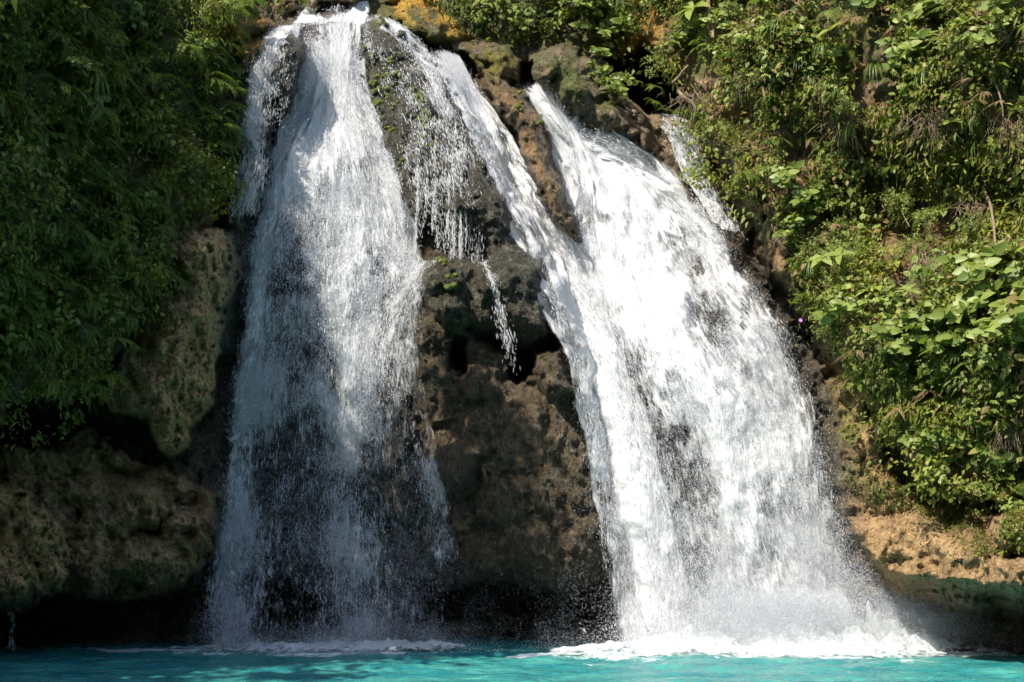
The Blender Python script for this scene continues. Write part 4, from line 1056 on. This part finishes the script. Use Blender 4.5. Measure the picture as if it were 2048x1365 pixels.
NM = {'fern': ('fern', 'fern', ['dark green arching fern', 'feathery arching fern']), 'sword': ('sword fern', 'fern', ['drooping sword fern']), 'shrub': ('leafy shrubs', 'shrub', ['broad-leaved glossy shrub']),
      'ros': ('rosettes', 'plant', ['broad-leaved rosette plant']), 'blade': ('grass tufts', 'grass tuft', ['arching tuft of long narrow blades']),
      'dead': ('dead ferns', 'fern', ['dead brown fern']), 'bush': ('bushes', 'bush', ['small-leaved bush']), 'sprig': ('lobed plants', 'plant', ['lobed-leaf plant'])}
PL = {'dead': 'dead brown ferns', 'fern': 'arching ferns', 'sword': 'drooping sword ferns', 'shrub': 'broad-leaved shrubs', 'ros': 'broad-leaved rosettes', 'blade': 'tufts of narrow blades', 'bush': 'small-leaved bushes', 'sprig': 'lobed-leaf plants'}
def where(px, py):
    if px < 600 and px > 470: return 'on the bank above the left end of the crest'
    if px < 600:
        r_ = 'at the top of' if py < 150 else ('high on' if py < 310 else ('halfway up' if py < 470 else ('low on' if py < 620 else 'at the bottom of')))
        c_ = "the left wall beside the waterfall" if px > 310 else ("the left wall's middle" if px > 150 else "the left wall's outer edge")
        return r_ + ' ' + c_
    if px < 1290 and py < 320:
        return 'on the bank above the narrow cascade' if px < 1070 else 'hanging over the mossy boulder'
    r_ = 'at the top of' if py < 130 else ('high on' if py < 290 else ('halfway up' if py < 470 else ('low on' if py < 640 else ('lower down' if py < 800 else 'at the bottom of'))))
    c_ = "the right wall near the waterfall" if px < 1560 + max(0, (py - 400)) * .4 else ("the right wall's middle" if px < 1840 else "the right wall's outer edge")
    return (r_ if r_ != 'lower down' else 'quite low on') + ' ' + c_
ORD = ['first', 'second', 'third', 'fourth', 'fifth', 'sixth', 'seventh', 'eighth', 'ninth', 'tenth', 'eleventh', 'twelfth', 'thirteenth', 'fourteenth', 'fifteenth', 'sixteenth',
       'seventeenth', 'eighteenth', 'nineteenth', 'twentieth', 'twenty-first', 'twenty-second', 'twenty-third', 'twenty-fourth', 'twenty-fifth', 'twenty-sixth', 'twenty-seventh', 'twenty-eighth', 'twenty-ninth', 'thirtieth']
TENS = {2: 'twenty', 3: 'thirty', 4: 'forty', 5: 'fifty'}
def ordw(k):
    if k < 20: return ORD[k]
    t, u = divmod(k + 1, 10)
    return {2: 'twentieth', 3: 'thirtieth', 4: 'fortieth', 5: 'fiftieth'}[t] if u == 0 else TENS[t] + '-' + ORD[u - 1]
CELLS = {}
PLACED = []
def scatter_plants(kind, poly, n, smin, smax, mind=18, out=.24, xs=None):
    q = np.array(poly, float); got = 0; tries = 0
    while got < n and tries < n * 40:
        tries += 1
        x = random.uniform(q[:, 0].min(), q[:, 0].max()); y = random.uniform(q[:, 1].min(), q[:, 1].max())
        if poly_sd(np.array([x]), np.array([y]), poly)[0] < 4: continue
        if any((x - a) ** 2 + (y - b) ** 2 < mind ** 2 for a, b, k in PLACED if k == kind): continue
        PLACED.append((x, y, kind)); got += 1
        inn = -60 < x < 2110 and -60 < y < 1300
        wh = where(x, y); nm = NM[kind]
        o = plant(kind, x, y, random.uniform(smin, smax), 'x', nm[1], '%s %s' % (PL[kind], wh), out=out)
        CELLS.setdefault((kind, wh), []).append((x, o))

LV = [(-60, -80), (452, -80), (462, 60), (462, 150), (432, 330), (405, 430), (340, 545), (250, 680), (180, 775), (90, 785), (-60, 835)]
RV = [(1300, -80), (1310, 60), (1350, 150), (1410, 225), (1430, 310), (1490, 390), (1575, 470), (1640, 600), (1700, 690), (1765, 755), (1815, 840), (1850, 930), (1910, 985), (2110, 980), (2110, -80)]
scatter_plants('fern', LV, 105, 0.28, 0.55, 26, out=.32)
scatter_plants('sword', LV, 95, 0.28, 0.53, 24, out=.32)
scatter_plants('sprig', LV, 75, .22, .40, 30)
scatter_plants('shrub', LV, 24, .24, .36, 55)
scatter_plants('blade', LV, 14, .25, .45, 60)
# fringe of ferns by the crest, lit by the sun
scatter_plants('fern', [(395, -20), (470, -20), (480, 60), (475, 160), (450, 300), (405, 330)], 16, .28, .40, 16)
scatter_plants('bush', [(470, -30), (600, -30), (590, 22), (530, 34), (470, 36)], 7, .16, .26, 16)
scatter_plants('sword', [(880, -30), (1090, -30), (1070, 85), (980, 80), (900, 40)], 22, .22, .36, 16)
scatter_plants('sprig', [(900, -30), (1090, -30), (1070, 95), (980, 90), (905, 50)], 16, .24, .36, 20)
scatter_plants('shrub', [(1095, -30), (1260, -30), (1250, 60), (1240, 120), (1190, 110), (1120, 100), (1110, 40)], 13, 0.47, 0.70, 24, out=.15)
scatter_plants('shrub', [(1165, 110), (1235, 120), (1255, 180), (1225, 240), (1180, 200)], 5, 0.36, 0.51, 18, out=.08)
scatter_plants('fern', [(1200, 210), (1290, 215), (1310, 285), (1260, 265)], 7, .16, .26, 14)
# right wall
scatter_plants('sword', RV, 70, .22, .40, 28)
scatter_plants('sprig', RV, 95, .22, .40, 26)
scatter_plants('bush', RV, 60, .20, .34, 34)
scatter_plants('blade', RV, 42, .25, .45, 36)
scatter_plants('dead', RV, 44, .24, .42, 34)
scatter_plants('dead', LV, 8, .2, .3, 60, out=.3)
scatter_plants('fern', RV, 36, .22, .38, 40)
scatter_plants('ros', RV, 26, .20, .32, 44)
scatter_plants('shrub', [(1310, -40), (2100, -40), (2100, 60), (1900, 170), (1780, 110), (1620, 110), (1500, 130), (1330, 80)], 30, 0.42, 0.68, 34, out=.1)
scatter_plants('shrub', [(1700, 590), (1800, 640), (1900, 650), (1950, 580), (2060, 540), (2100, 740), (1960, 720), (1880, 700), (1780, 700), (1700, 660)], 22, 0.44, 0.70, 26, out=.15)
scatter_plants('shrub', [(1780, 870), (1960, 800), (2080, 900), (2080, 980), (1900, 980), (1820, 940)], 10, 0.39, 0.57, 30, out=.12)
scatter_plants('shrub', [(1570, 370), (1660, 340), (1660, 440), (1620, 490), (1570, 470)], 9, 0.36, 0.54, 22, out=.12)
scatter_plants('bush', [(1590, 460), (1680, 450), (1770, 540), (1740, 580), (1660, 600), (1610, 560)], 16, .26, .36, 18, out=.1)
scatter_plants('sprig', [(1700, 700), (2080, 680), (2080, 980), (1900, 980), (1800, 900), (1740, 800)], 52, .26, .40, 20, out=.06)
scatter_plants('blade', [(1660, 620), (1720, 640), (1900, 740), (1860, 860), (1770, 860), (1690, 730)], 14, .30, .48, 22, out=.06)
scatter_plants('blade', [(1320, 250), (1420, 300), (1480, 400), (1440, 400), (1400, 330)], 6, .25, .35, 20)

SHORT = {'dead': 'dead fern', 'fern': 'arching fern', 'sword': 'sword fern', 'shrub': 'broad-leaved shrub', 'ros': 'leaf rosette', 'blade': 'tuft of blades', 'bush': 'small-leaved bush', 'sprig': 'lobed-leaf plant'}
for (kind, wh), lst in CELLS.items():
    lst.sort(key=lambda q: q[0])
    for k, (x, o) in enumerate(lst):
        if len(lst) == 1: o['label'] = 'only %s %s' % (SHORT[kind], wh)
        else: o['label'] = '%s %s from the left %s' % (ordw(k), SHORT[kind], wh)

# plants one can point at
def one(kind, px, py, size, label, cat, **k): return plant(kind, px, py, size, label, cat, **k)
one('bigfern', 200, 185, .50, 'largest bright fern arching from the middle of the dark left wall', 'fern', var=0, out=.15)
one('bigfern', 110, 430, .50, 'light green fern spreading above the lower half of the left wall', 'fern', var=0, out=.12)
one('fern', 215, 240, .42, 'pale fern just under the largest bright fern on the left wall', 'fern', var=4, out=.15)
one('ros', 305, 455, .24, 'yellow-green four-leaved sprig low on the left wall beside the waterfall', 'plant', var=2, out=.15)
one('ros', 1418, 50, .46, 'large pale whorl of leaves at the top of the right wall left side', 'plant', var=0, out=.2)
one('ros', 1868, 95, .40, 'pair of big ribbed leaves at the top of the right wall', 'plant', var=2, out=.2)
one('ros', 1630, 300, .32, 'lone big-leaved rosette in the dark middle of the right wall', 'plant', var=1, out=.15)
pk = one('ros', 1853, 462, .26, 'small rosette with pink lower leaves on the dim middle of the right wall', 'plant', var=2, out=.2)
one('sword', 1815, 355, .42, 'single bright yellow-green fern frond on the right wall', 'fern', var=1, out=.2, yaw=0)
for fx_, fy_, nm, mat, lb in ((1712, 540, 'orchid', M_PURPLE, 'purple orchid spray below the light green bush on the right wall'),
                        (1812, 268, 'flower', M_WHITE, 'tiny white flower high on the shaded middle of the right wall'),
                        (1630, 634, 'flower', M_PURPLE, 'small lilac flower beside the brown rock edge of the right wall'),
                        (1697, 638, 'flower', M_PURPLE, 'small lilac flower over the long grass blades on the right wall'),
                        (1898, 532, 'flower', M_WHITE, 'tiny white flower on the dim lower middle of the right wall'),
                        (1780, 842, 'flower', M_PURPLE, 'small lilac flower low beside the tan rock on the right'),
                        (108, 262, 'flower', M_PURPLE, 'single tiny violet flower on the dark left wall')):
    p, n = surf(fx_, fy_, .22)
    e = empty(nm, tuple(map(float, p)), lb, 'flower')
    R = np.random.default_rng(int(fx_)); mfl = 7 if nm == 'orchid' else 2
    cs = R.normal(size=(mfl, 3)) * [.05, .02, .05] if mfl > 2 else R.normal(size=(mfl, 3)) * .012
    PP = []; DD = []
    for c in cs:
        for q in range(5):
            PP.append(c); DD.append([math.cos(q * 1.257), -.25, math.sin(q * 1.257)])
    obj_from('petals', leaves(np.array(PP), np.array(DD), [0, -1.0, .1], .028, .011, .5, droop=.1), mat, e)
    obj_from('stalk', tube([[0, .2, -.1], [0, .08, -.02], [0, 0, 0]], .004, .003, 4), M_STEM, e)

# undergrowth: the uncountable mass of small leaves over both walls
def cover(poly, n, lmin, lmax, name, label, seed, dens_px=1.0, out=.16, tint=.42, thr=-.35, brown=.05):
    R = np.random.default_rng(seed); q = np.array(poly, float)
    x = R.uniform(q[:, 0].min(), q[:, 0].max(), n * 3); y = R.uniform(q[:, 1].min(), q[:, 1].max(), n * 3)
    e = fbm(x / 60, y / 60, seed=seed, oct=3) * 26
    ok = poly_sd(x + e, y + e, poly) > R.uniform(-18, 22, len(x))
    cl = fbm(x / 55, y / 55, seed=seed + 4, oct=4)
    ok &= cl > thr + R.uniform(-.25, .25, len(x))
    x, y, cl = x[ok][:n], y[ok][:n], cl[ok][:n]; n = len(x)
    i, j = gidx(x, y); P = PG[i, j]; Nn = NG[i, j]
    o_ = out * (.15 + np.abs(R.normal(size=n)) * .55 + .9 * np.clip(cl + .15, 0, 1))[:, None] + (puff(x, y) * R.uniform(.5, 1.05, n) * (out > .1))[:, None]
    P = P + Nn * o_
    D = nrmz(R.normal(size=(n, 3)) * .7 + Nn * .5 + np.array([0, 0, -.55])); U = nrmz(R.normal(size=(n, 3)) * .45 + Nn * .5 + np.array([0, 0, .8]))
    l = R.uniform(lmin, lmax, n) * np.exp(R.normal(size=n) * .25)
    sp = vnoise(x / 38, y / 38, seed=seed + 9)
    t = tint + .18 * sp + .10 * R.normal(size=n) + .22 * fbm(x / 120, y / 120, seed=seed + 2, oct=2)
    t = np.where(R.random(n) < brown, .97, np.clip(t, 0, .86))
    narrow = vnoise(x / 70, y / 70, seed=seed + 12) > .1
    w = l * np.where(narrow, .15, .33)
    o = obj_from(name, leaves(P, D, U, l * np.where(narrow, 1.3, 1), w, t, droop=.3, fold=.25, simple=True), M_COVER)
    return tag(o, label, 'foliage', None, 'stuff')
def ivec(a): return a
cover(LV, 42000, .03, .085, 'undergrowth', 'dense dark mixed undergrowth covering the left wall', 401, tint=.62, thr=-.02, out=.22)
cover([(-900, -600), (-60, -600), (-60, 835), (-900, 870)], 14000, .09, .18, 'undergrowth', 'undergrowth on the outer left wall', 403, out=.3)
cover(RV, 60000, .03, .09, 'undergrowth', 'dense sunlit mixed undergrowth covering the right wall', 405, tint=.58, brown=.15, thr=.07, out=.26)
cover([(2110, -600), (3000, -600), (3000, 960), (2110, 980)], 14000, .09, .18, 'undergrowth', 'undergrowth on the outer right wall', 407, out=.3)
cover([(760, -560), (1420, -560), (1310, 40), (1240, 110), (1100, 90), (980, 85), (890, 45), (850, -10), (790, -30)], 22000, .05, .11, 'undergrowth', 'leafy undergrowth on the bank above the falls', 409, tint=.5)
cover([(-100, -560), (800, -560), (760, -60), (600, -30), (590, 15), (480, 34), (450, -20), (-100, -70)], 16000, .06, .12, 'undergrowth', 'leafy undergrowth above the left end of the crest', 411, tint=.52)
cover([(1690, 960), (1780, 900), (1900, 1010), (2110, 1000), (2110, 1060), (1980, 1120), (1880, 1050), (1800, 1010)], 9000, .02, .05, 'ground_cover', 'low mossy creepers on the tan rock under the right wall', 413, out=.05, tint=.42, thr=-.05)
cover([(200, 690), (440, 450), (460, 700), (300, 900), (60, 900), (0, 840)], 2500, .025, .05, 'ground_cover', 'sparse creepers on the hanging tufa at left', 415, out=.03, thr=.1)

# moss cushions on the wet ridge
RM = np.random.default_rng(500)
sph_u, sph_v = np.meshgrid(np.linspace(0, 2 * math.pi, 19)[:-1], np.linspace(.0, math.pi, 11))
def cushion_mesh(k):
    R = np.random.default_rng(510 + k); x = np.cos(sph_u) * np.sin(sph_v); y = np.sin(sph_u) * np.sin(sph_v); z = np.cos(sph_v)
    r_ = 1 + .3 * fbm(x * 2 + k, y * 2, z * 2, seed=k, oct=3) + .07 * R.normal(size=x.shape) * np.sin(sph_v)
    V = np.stack([x * r_, y * r_, z * r_ * .8], -1); nr, nc = x.shape
    i = np.arange(nr * nc).reshape(nr, nc); F = np.stack([i[:-1], np.roll(i[:-1], -1, 1), np.roll(i[1:], -1, 1), i[1:]], -1).reshape(-1, 4)
    return mk('moss_cushion', V.reshape(-1, 3), F, M_MOSS)
CU = [hide_proto(cushion_mesh(k)) for k in range(4)]
def cushions(pts, label, group, *a):
    n0 = len(CUSH)
    cushions_(pts, label, group, *a)
    new = sorted(CUSH[n0:], key=lambda o: -o.location.z)
    for k, o in enumerate(new): o['label'] = '%s moss cushion from the top, %s' % (ordw(k), label)
CUSH = []
def cushions_(pts, label, group, r0=.018, r1=.046):
    for (x, y) in pts:
        for _ in range(RM.integers(2, 6)):
            xx, yy = x + RM.normal() * 7, y + RM.normal() * 8
            o = CU[RM.integers(0, 4)].copy(); col.objects.link(o); p, n = surf(xx, yy, .015)
            r_ = RM.uniform(r0, r1); o.location = p; o.scale = (r_, r_, r_); o.rotation_euler = (RM.uniform(0, .6), 0, RM.uniform(0, 6))
            tag(o, label, 'moss', group); CUSH.append(o)
cushions([(735, 92), (738, 105), (748, 112), (780, 130), (785, 138), (772, 152), (785, 150), (752, 165), (755, 178), (750, 190), (757, 205)], 'bright green on the upper wet ridge', 'moss cushions on the upper ridge')
cushions([(777, 183), (790, 205), (756, 205), (772, 230), (828, 178), (826, 190), (838, 202), (830, 204), (840, 190), (775, 256), (785, 256)], 'bright green halfway down the wet ridge', 'moss cushions on the middle of the ridge')
cushions([(843, 224), (845, 238), (852, 240), (862, 232), (844, 250), (850, 272), (846, 284), (855, 290), (806, 318)], 'yellow-green where the dripping curtain starts', 'moss cushions at the top of the dripping curtain')
cushions([(882, 528), (856, 532), (895, 563)], 'small on top of the rounded mound', 'moss cushions on the mound', .03, .05)
cushions([(1032, 190), (1036, 205), (1074, 244)], 'yellow on the brown rib between slanting falls', 'moss cushions on the rib', .025, .045)

# roots, vines and the log at the crest
def vine(pts, r0, r1, label, cat, name='hanging_vine', out=.42, sag=True, wob=.03):
    P = np.array([surf(x, y, out)[0] for x, y in pts])
    n = len(P) * 6; t = np.linspace(0, len(P) - 1, n); Q = np.stack([np.interp(t, np.arange(len(P)), P[:, k]) for k in range(3)], -1)
    kk = np.ones(5) / 5
    Q[2:-2] = np.stack([np.convolve(Q[:, k], kk, 'valid') for k in range(3)], -1)
    Q = Q + wob * np.stack([vnoise(t * 1.7, t * 0 + len(label), seed=k) for k in range(3)], -1)
    c = Q.mean(0); v, f, tt = tube(Q - c, r0 * (1.7 if r0 < .05 else 1), r1 * (1.7 if r0 < .05 else 1), 5)
    o = mk(name, v, f, M_STEM); o.location = tuple(map(float, c))
    return tag(o, label, cat)
vine([(1742, 180), (1738, 300), (1735, 330), (1750, 370), (1748, 440), (1740, 455)], .006, .005, 'long pale vine hanging down the middle of the right wall', 'vine')
vine([(1920, 180), (1925, 260), (1924, 330), (1922, 365)], .006, .004, 'thin brown vine hanging left of the bare grey stem on the right wall', 'vine')
vine([(1975, 320), (1995, 400), (2010, 470), (2022, 540)], .016, .010, 'bare grey stem leaning against the right wall near its outer edge', 'stem', 'dry_branch')
vine([(1818, 420), (1822, 460), (1818, 510)], .005, .004, 'short thin vine under the bright yellow-green frond', 'vine')
vine([(1285, 100), (1330, 150), (1400, 165), (1435, 200), (1440, 260), (1450, 300)], .02, .008, 'twisted bare root arching across the mouth of the dark cave', 'root', 'bare_root')
vine([(1330, 160), (1360, 155), (1390, 158), (1420, 152)], .018, .012, 'short thick root stub beside the dark cave', 'root', 'bare_root')
vine([(1452, -20), (1455, 60), (1452, 110)], .02, .012, 'thin upright trunk beside the large pale whorl of leaves', 'trunk', 'dry_branch')
vine([(1580, 520), (1560, 560), (1545, 600), (1550, 640)], .006, .003, 'dry root hanging over the brown rock edge beside the widest fall', 'root', 'bare_root')
vine([(1600, 560), (1588, 600), (1580, 650)], .005, .003, 'second dry root hanging beside the brown rock edge', 'root', 'bare_root')
vine([(1650, 80), (1640, 130), (1648, 180), (1640, 220)], .006, .003, 'rusty hanging root high on the right wall', 'root', 'bare_root')
vine([(1985, 60), (1992, 150), (2005, 220), (2030, 260)], .008, .005, 'thin curving vine near the top right corner', 'vine')
lg = vine([(575, 30), (590, 12), (612, 0), (650, -14)], .055, .075, 'smooth tan log lying across the bank at the left of the crest', 'log', 'log', out=.15, wob=.0)
# hanging dead roots and straw on the right wall
def straw(px, py, w_, h_, n, label):
    R = np.random.default_rng(int(px + py)); parts = []
    p, nn = surf(px, py, .34)
    for i in range(n):
        x0 = R.normal() * w_ * .4; L = h_ * R.uniform(.2, 1.0) * (1 - .5 * abs(x0) / (w_ * .9)); q = np.linspace(0, 1, 5)[:, None]
        pts = np.concatenate([x0 + R.normal() * w_ * .45 * q + R.normal(size=(5, 1)) * .012, -.04 - .12 * q * R.random() + R.normal() * .04, -L * q + R.normal() * .06], 1)
        v, f, t = tube(pts, .0045, .002, 3); parts.append((v, f, t))
    v, f, t = join(parts); o = mk('dry_roots', v, f, M_STEM); o.location = tuple(map(float, p))
    return tag(o, label, 'dry roots')
for k, (a, b, w_, h_, n_, lb) in enumerate(((1530, 150, .25, .55, 70, 'brown beard of dead roots above the dim right middle'), (1640, 190, .2, .5, 50, 'straw-coloured roots hanging high on the right wall'),
        (1710, 230, .3, .5, 70, 'grey-brown roots hanging left of the long pale vine'), (1900, 200, .4, .6, 90, 'dark fringe of roots high near the right edge'),
        (1450, 240, .25, .4, 60, 'dry roots hanging just right of the dark cave'), (1870, 560, .25, .5, 70, 'straw-brown grass beard above the lower leafy shrubs'),
        (2010, 240, .3, .6, 80, 'rusty roots hanging at the right edge'), (1600, 480, .3, .5, 70, 'dry twigs spilling over the rock edge beside the widest fall'),
        (1540, 240, .2, .45, 60, 'pale dead fronds on the right wall above the rock edge'), (1420, 180, .3, .4, 60, 'tangled dry roots over the cave mouth'),
        (2020, 820, .3, .5, 60, 'brown roots low at the right edge'), (1960, 450, .3, .5, 60, 'dim fringe of roots right of the pink rosette'))):
    straw(a, b, w_, h_, n_, lb)

# unseen trees added on the left bank, crowns shaped to shade wall and falls
def shade_tree(x, y, h, clumps, label, seed, nl=9000, lsz=.26):
    R = np.random.default_rng(seed); e = empty('shade_tree', (x, y, 0), label, 'tree')
    parts = []; top = np.array([clumps[0][0] - x, clumps[0][1] - y, clumps[0][2]])
    q = np.linspace(0, 1, 9)[:, None]; trunk = top * q * [1, 1, 1] * [[.5]] * q + np.array([0, 0, 1]) * (top[2] * .96) * q * (1 - .5 * q) + np.array([0, 0, top[2] * .02]) * q
    trunk[:, 2] = np.linspace(-.5, top[2] * .92, 9); parts.append(tube(trunk, .34, .13, 8))
    for cx, cy, cz, cr in clumps:
        c = np.array([cx - x, cy - y, cz]); b = trunk[R.integers(4, 8)]
        qq = np.linspace(0, 1, 6)[:, None]; parts.append(tube(b + (c - b) * qq + R.normal(size=(6, 3)) * .12 * qq + np.array([0, 0, .5]) * np.sin(qq * 3.14), .12, .04, 5))
    v, f, t = join(parts); mk('trunk', v, f, M_STEM, e)
    P = []
    w_ = np.array([c[3] ** 2 for c in clumps]); w_ = (w_ / w_.sum() * nl).astype(int)
    for (cx, cy, cz, cr), k in zip(clumps, w_):
        d = nrmz(R.normal(size=(k, 3))); g = fbm(d[:, 0] * 2.2 + cx, d[:, 1] * 2.2, d[:, 2] * 2.2, seed=seed, oct=3)
        rr = cr * (.75 + .5 * g) * np.minimum(np.abs(R.normal(size=k)) * .62, 1.7)
        P.append(np.array([cx - x, cy - y, cz]) + d * rr[:, None] * [1, 1, .8])
    P = np.concatenate(P); n = len(P)
    obj_from('crown', leaves(P, nrmz(R.normal(size=(n, 3)) + [0, 0, -.3]), nrmz(R.normal(size=(n, 3)) * .6 + [0, 0, 1]), R.uniform(.6, 1.2, n) * lsz, lsz * .32, .45 + .14 * R.normal(size=n), simple=True), M_COVER, e)
SV = np.array(SUN)
def crown_over(targets, k, r):
    """clumps that stand between the sun and the places they shade"""
    return [tuple(np.array([x, y_, z]) + SV * (k + dk)) + (r * rr,) for x, y_, z, dk, rr in targets]
T1 = crown_over([(-6.5, -2, 3.5, 1, 1.2), (-5.2, -.8, 4.6, 0, .9), (-4.8, -.5, 2.2, .5, 1.1), (-3.6, 0, .8, 0, .9), (-8.0, -3, 6.0, 2, 1.3), (-5.6, -1.4, 6.4, 0, .9)], 14, 2.0)
T2 = crown_over([(-2.6, 0, .4, 0, .85), (-1.0, 0, .2, 0, .8), (-3.2, 0, 2.4, -1, .8), (-.1, .3, -.9, 0, .8), (-4.4, -.4, -.3, 1, 1.0), (-1.6, .2, 2.0, 0, .55), (-1.4, 0, -1.6, 0, 1.0), (-.9, .2, 2.2, 0, .5), (.1, .2, 1.5, 0, .5), (.5, .2, .4, 0, .5), (-.5, .2, .9, 0, .5), (.2, .2, 2.5, 0, .4), (-.4, .2, 3.3, 0, .35), (-3.6, -2.6, 0, 0, .8), (-5.2, -3.2, 0, 0, .9), (-2.4, -4.2, 0, 0, .5), (-4.2, -5.0, 0, 0, .7)], 13, 1.9)
T3 = crown_over([(-8.5, -3, 9.5, 0, 1.3), (-6.4, -2, 8.6, 0, .8)], 12, 2.1)
shade_tree(-14.5, -12, 12, T1, 'unseen tall leafy tree added on the left bank to shade the dark wall', 601, 2400)
shade_tree(-11.5, -11.5, 10, T2, 'unseen leaning tree added on the left bank to shade the lower falls', 602, 16500)
shade_tree(-17.5, -9, 14, T3, 'unseen big tree added above the left wall for shade', 603, 1500)
bx, by = np.meshgrid(np.linspace(-34, -9.5, 40), np.linspace(-34, -5, 46))
bz = -.6 + 4.2 * sstep(-10, -17, bx + fbm(bx * .2, by * .2, seed=610, oct=3)) + .5 * fbm(bx * .5, by * .5, seed=611, oct=4)
tag(mk('river_bank', np.stack([bx, by, bz], -1).reshape(-1, 3), grid_faces(46, 40), M_ROCK, None, {'stone': np.tile([.09, .09, .03], (bx.size, 1)), 'wet': np.zeros(bx.size)}), 'earthy left river bank', None, None, 'structure')

# unseen forested slopes closing the gorge round the viewer, added to block low skylight
th_ = np.linspace(rad(150), rad(395), 90); rr_ = np.linspace(0, 1, 22)
TH, RR = np.meshgrid(th_, rr_)
rad_ = 24 + 26 * RR
hx = rad_ * np.cos(TH); hy = -14 + rad_ * np.sin(TH) * .95
hz = -.8 + 17 * sstep(0, .8, RR) * (1 + .22 * fbm(hx * .12, hy * .12, seed=620, oct=3)) + 1.6 * fbm(hx * .45, hy * .45, seed=621, oct=4) * sstep(0, .2, RR)
m = NT('forest_slope'); tc = m.n('TexCoord').outputs['Object']
nz = m.n('TexNoise', {'Vector': tc, 'Scale': 1.4, 'Detail': 8.0, 'Roughness': .7}).outputs['Fac']
ps = m.n('BsdfPrincipled', {'Base Color': m.ramp(nz, [(.3, (.012, .025, .006)), (.7, (.07, .10, .02))]), 'Roughness': .9, 'Normal': m.n('Bump', {'Height': nz, 'Strength': 1.0, 'Distance': .8}).outputs[0]})
tag(mk('hills', np.stack([hx, hy, hz], -1).reshape(-1, 3), grid_faces(22, 90), m.done(ps.outputs[0])), 'unseen forested slopes added on the viewer side of the gorge', None, None, 'structure')
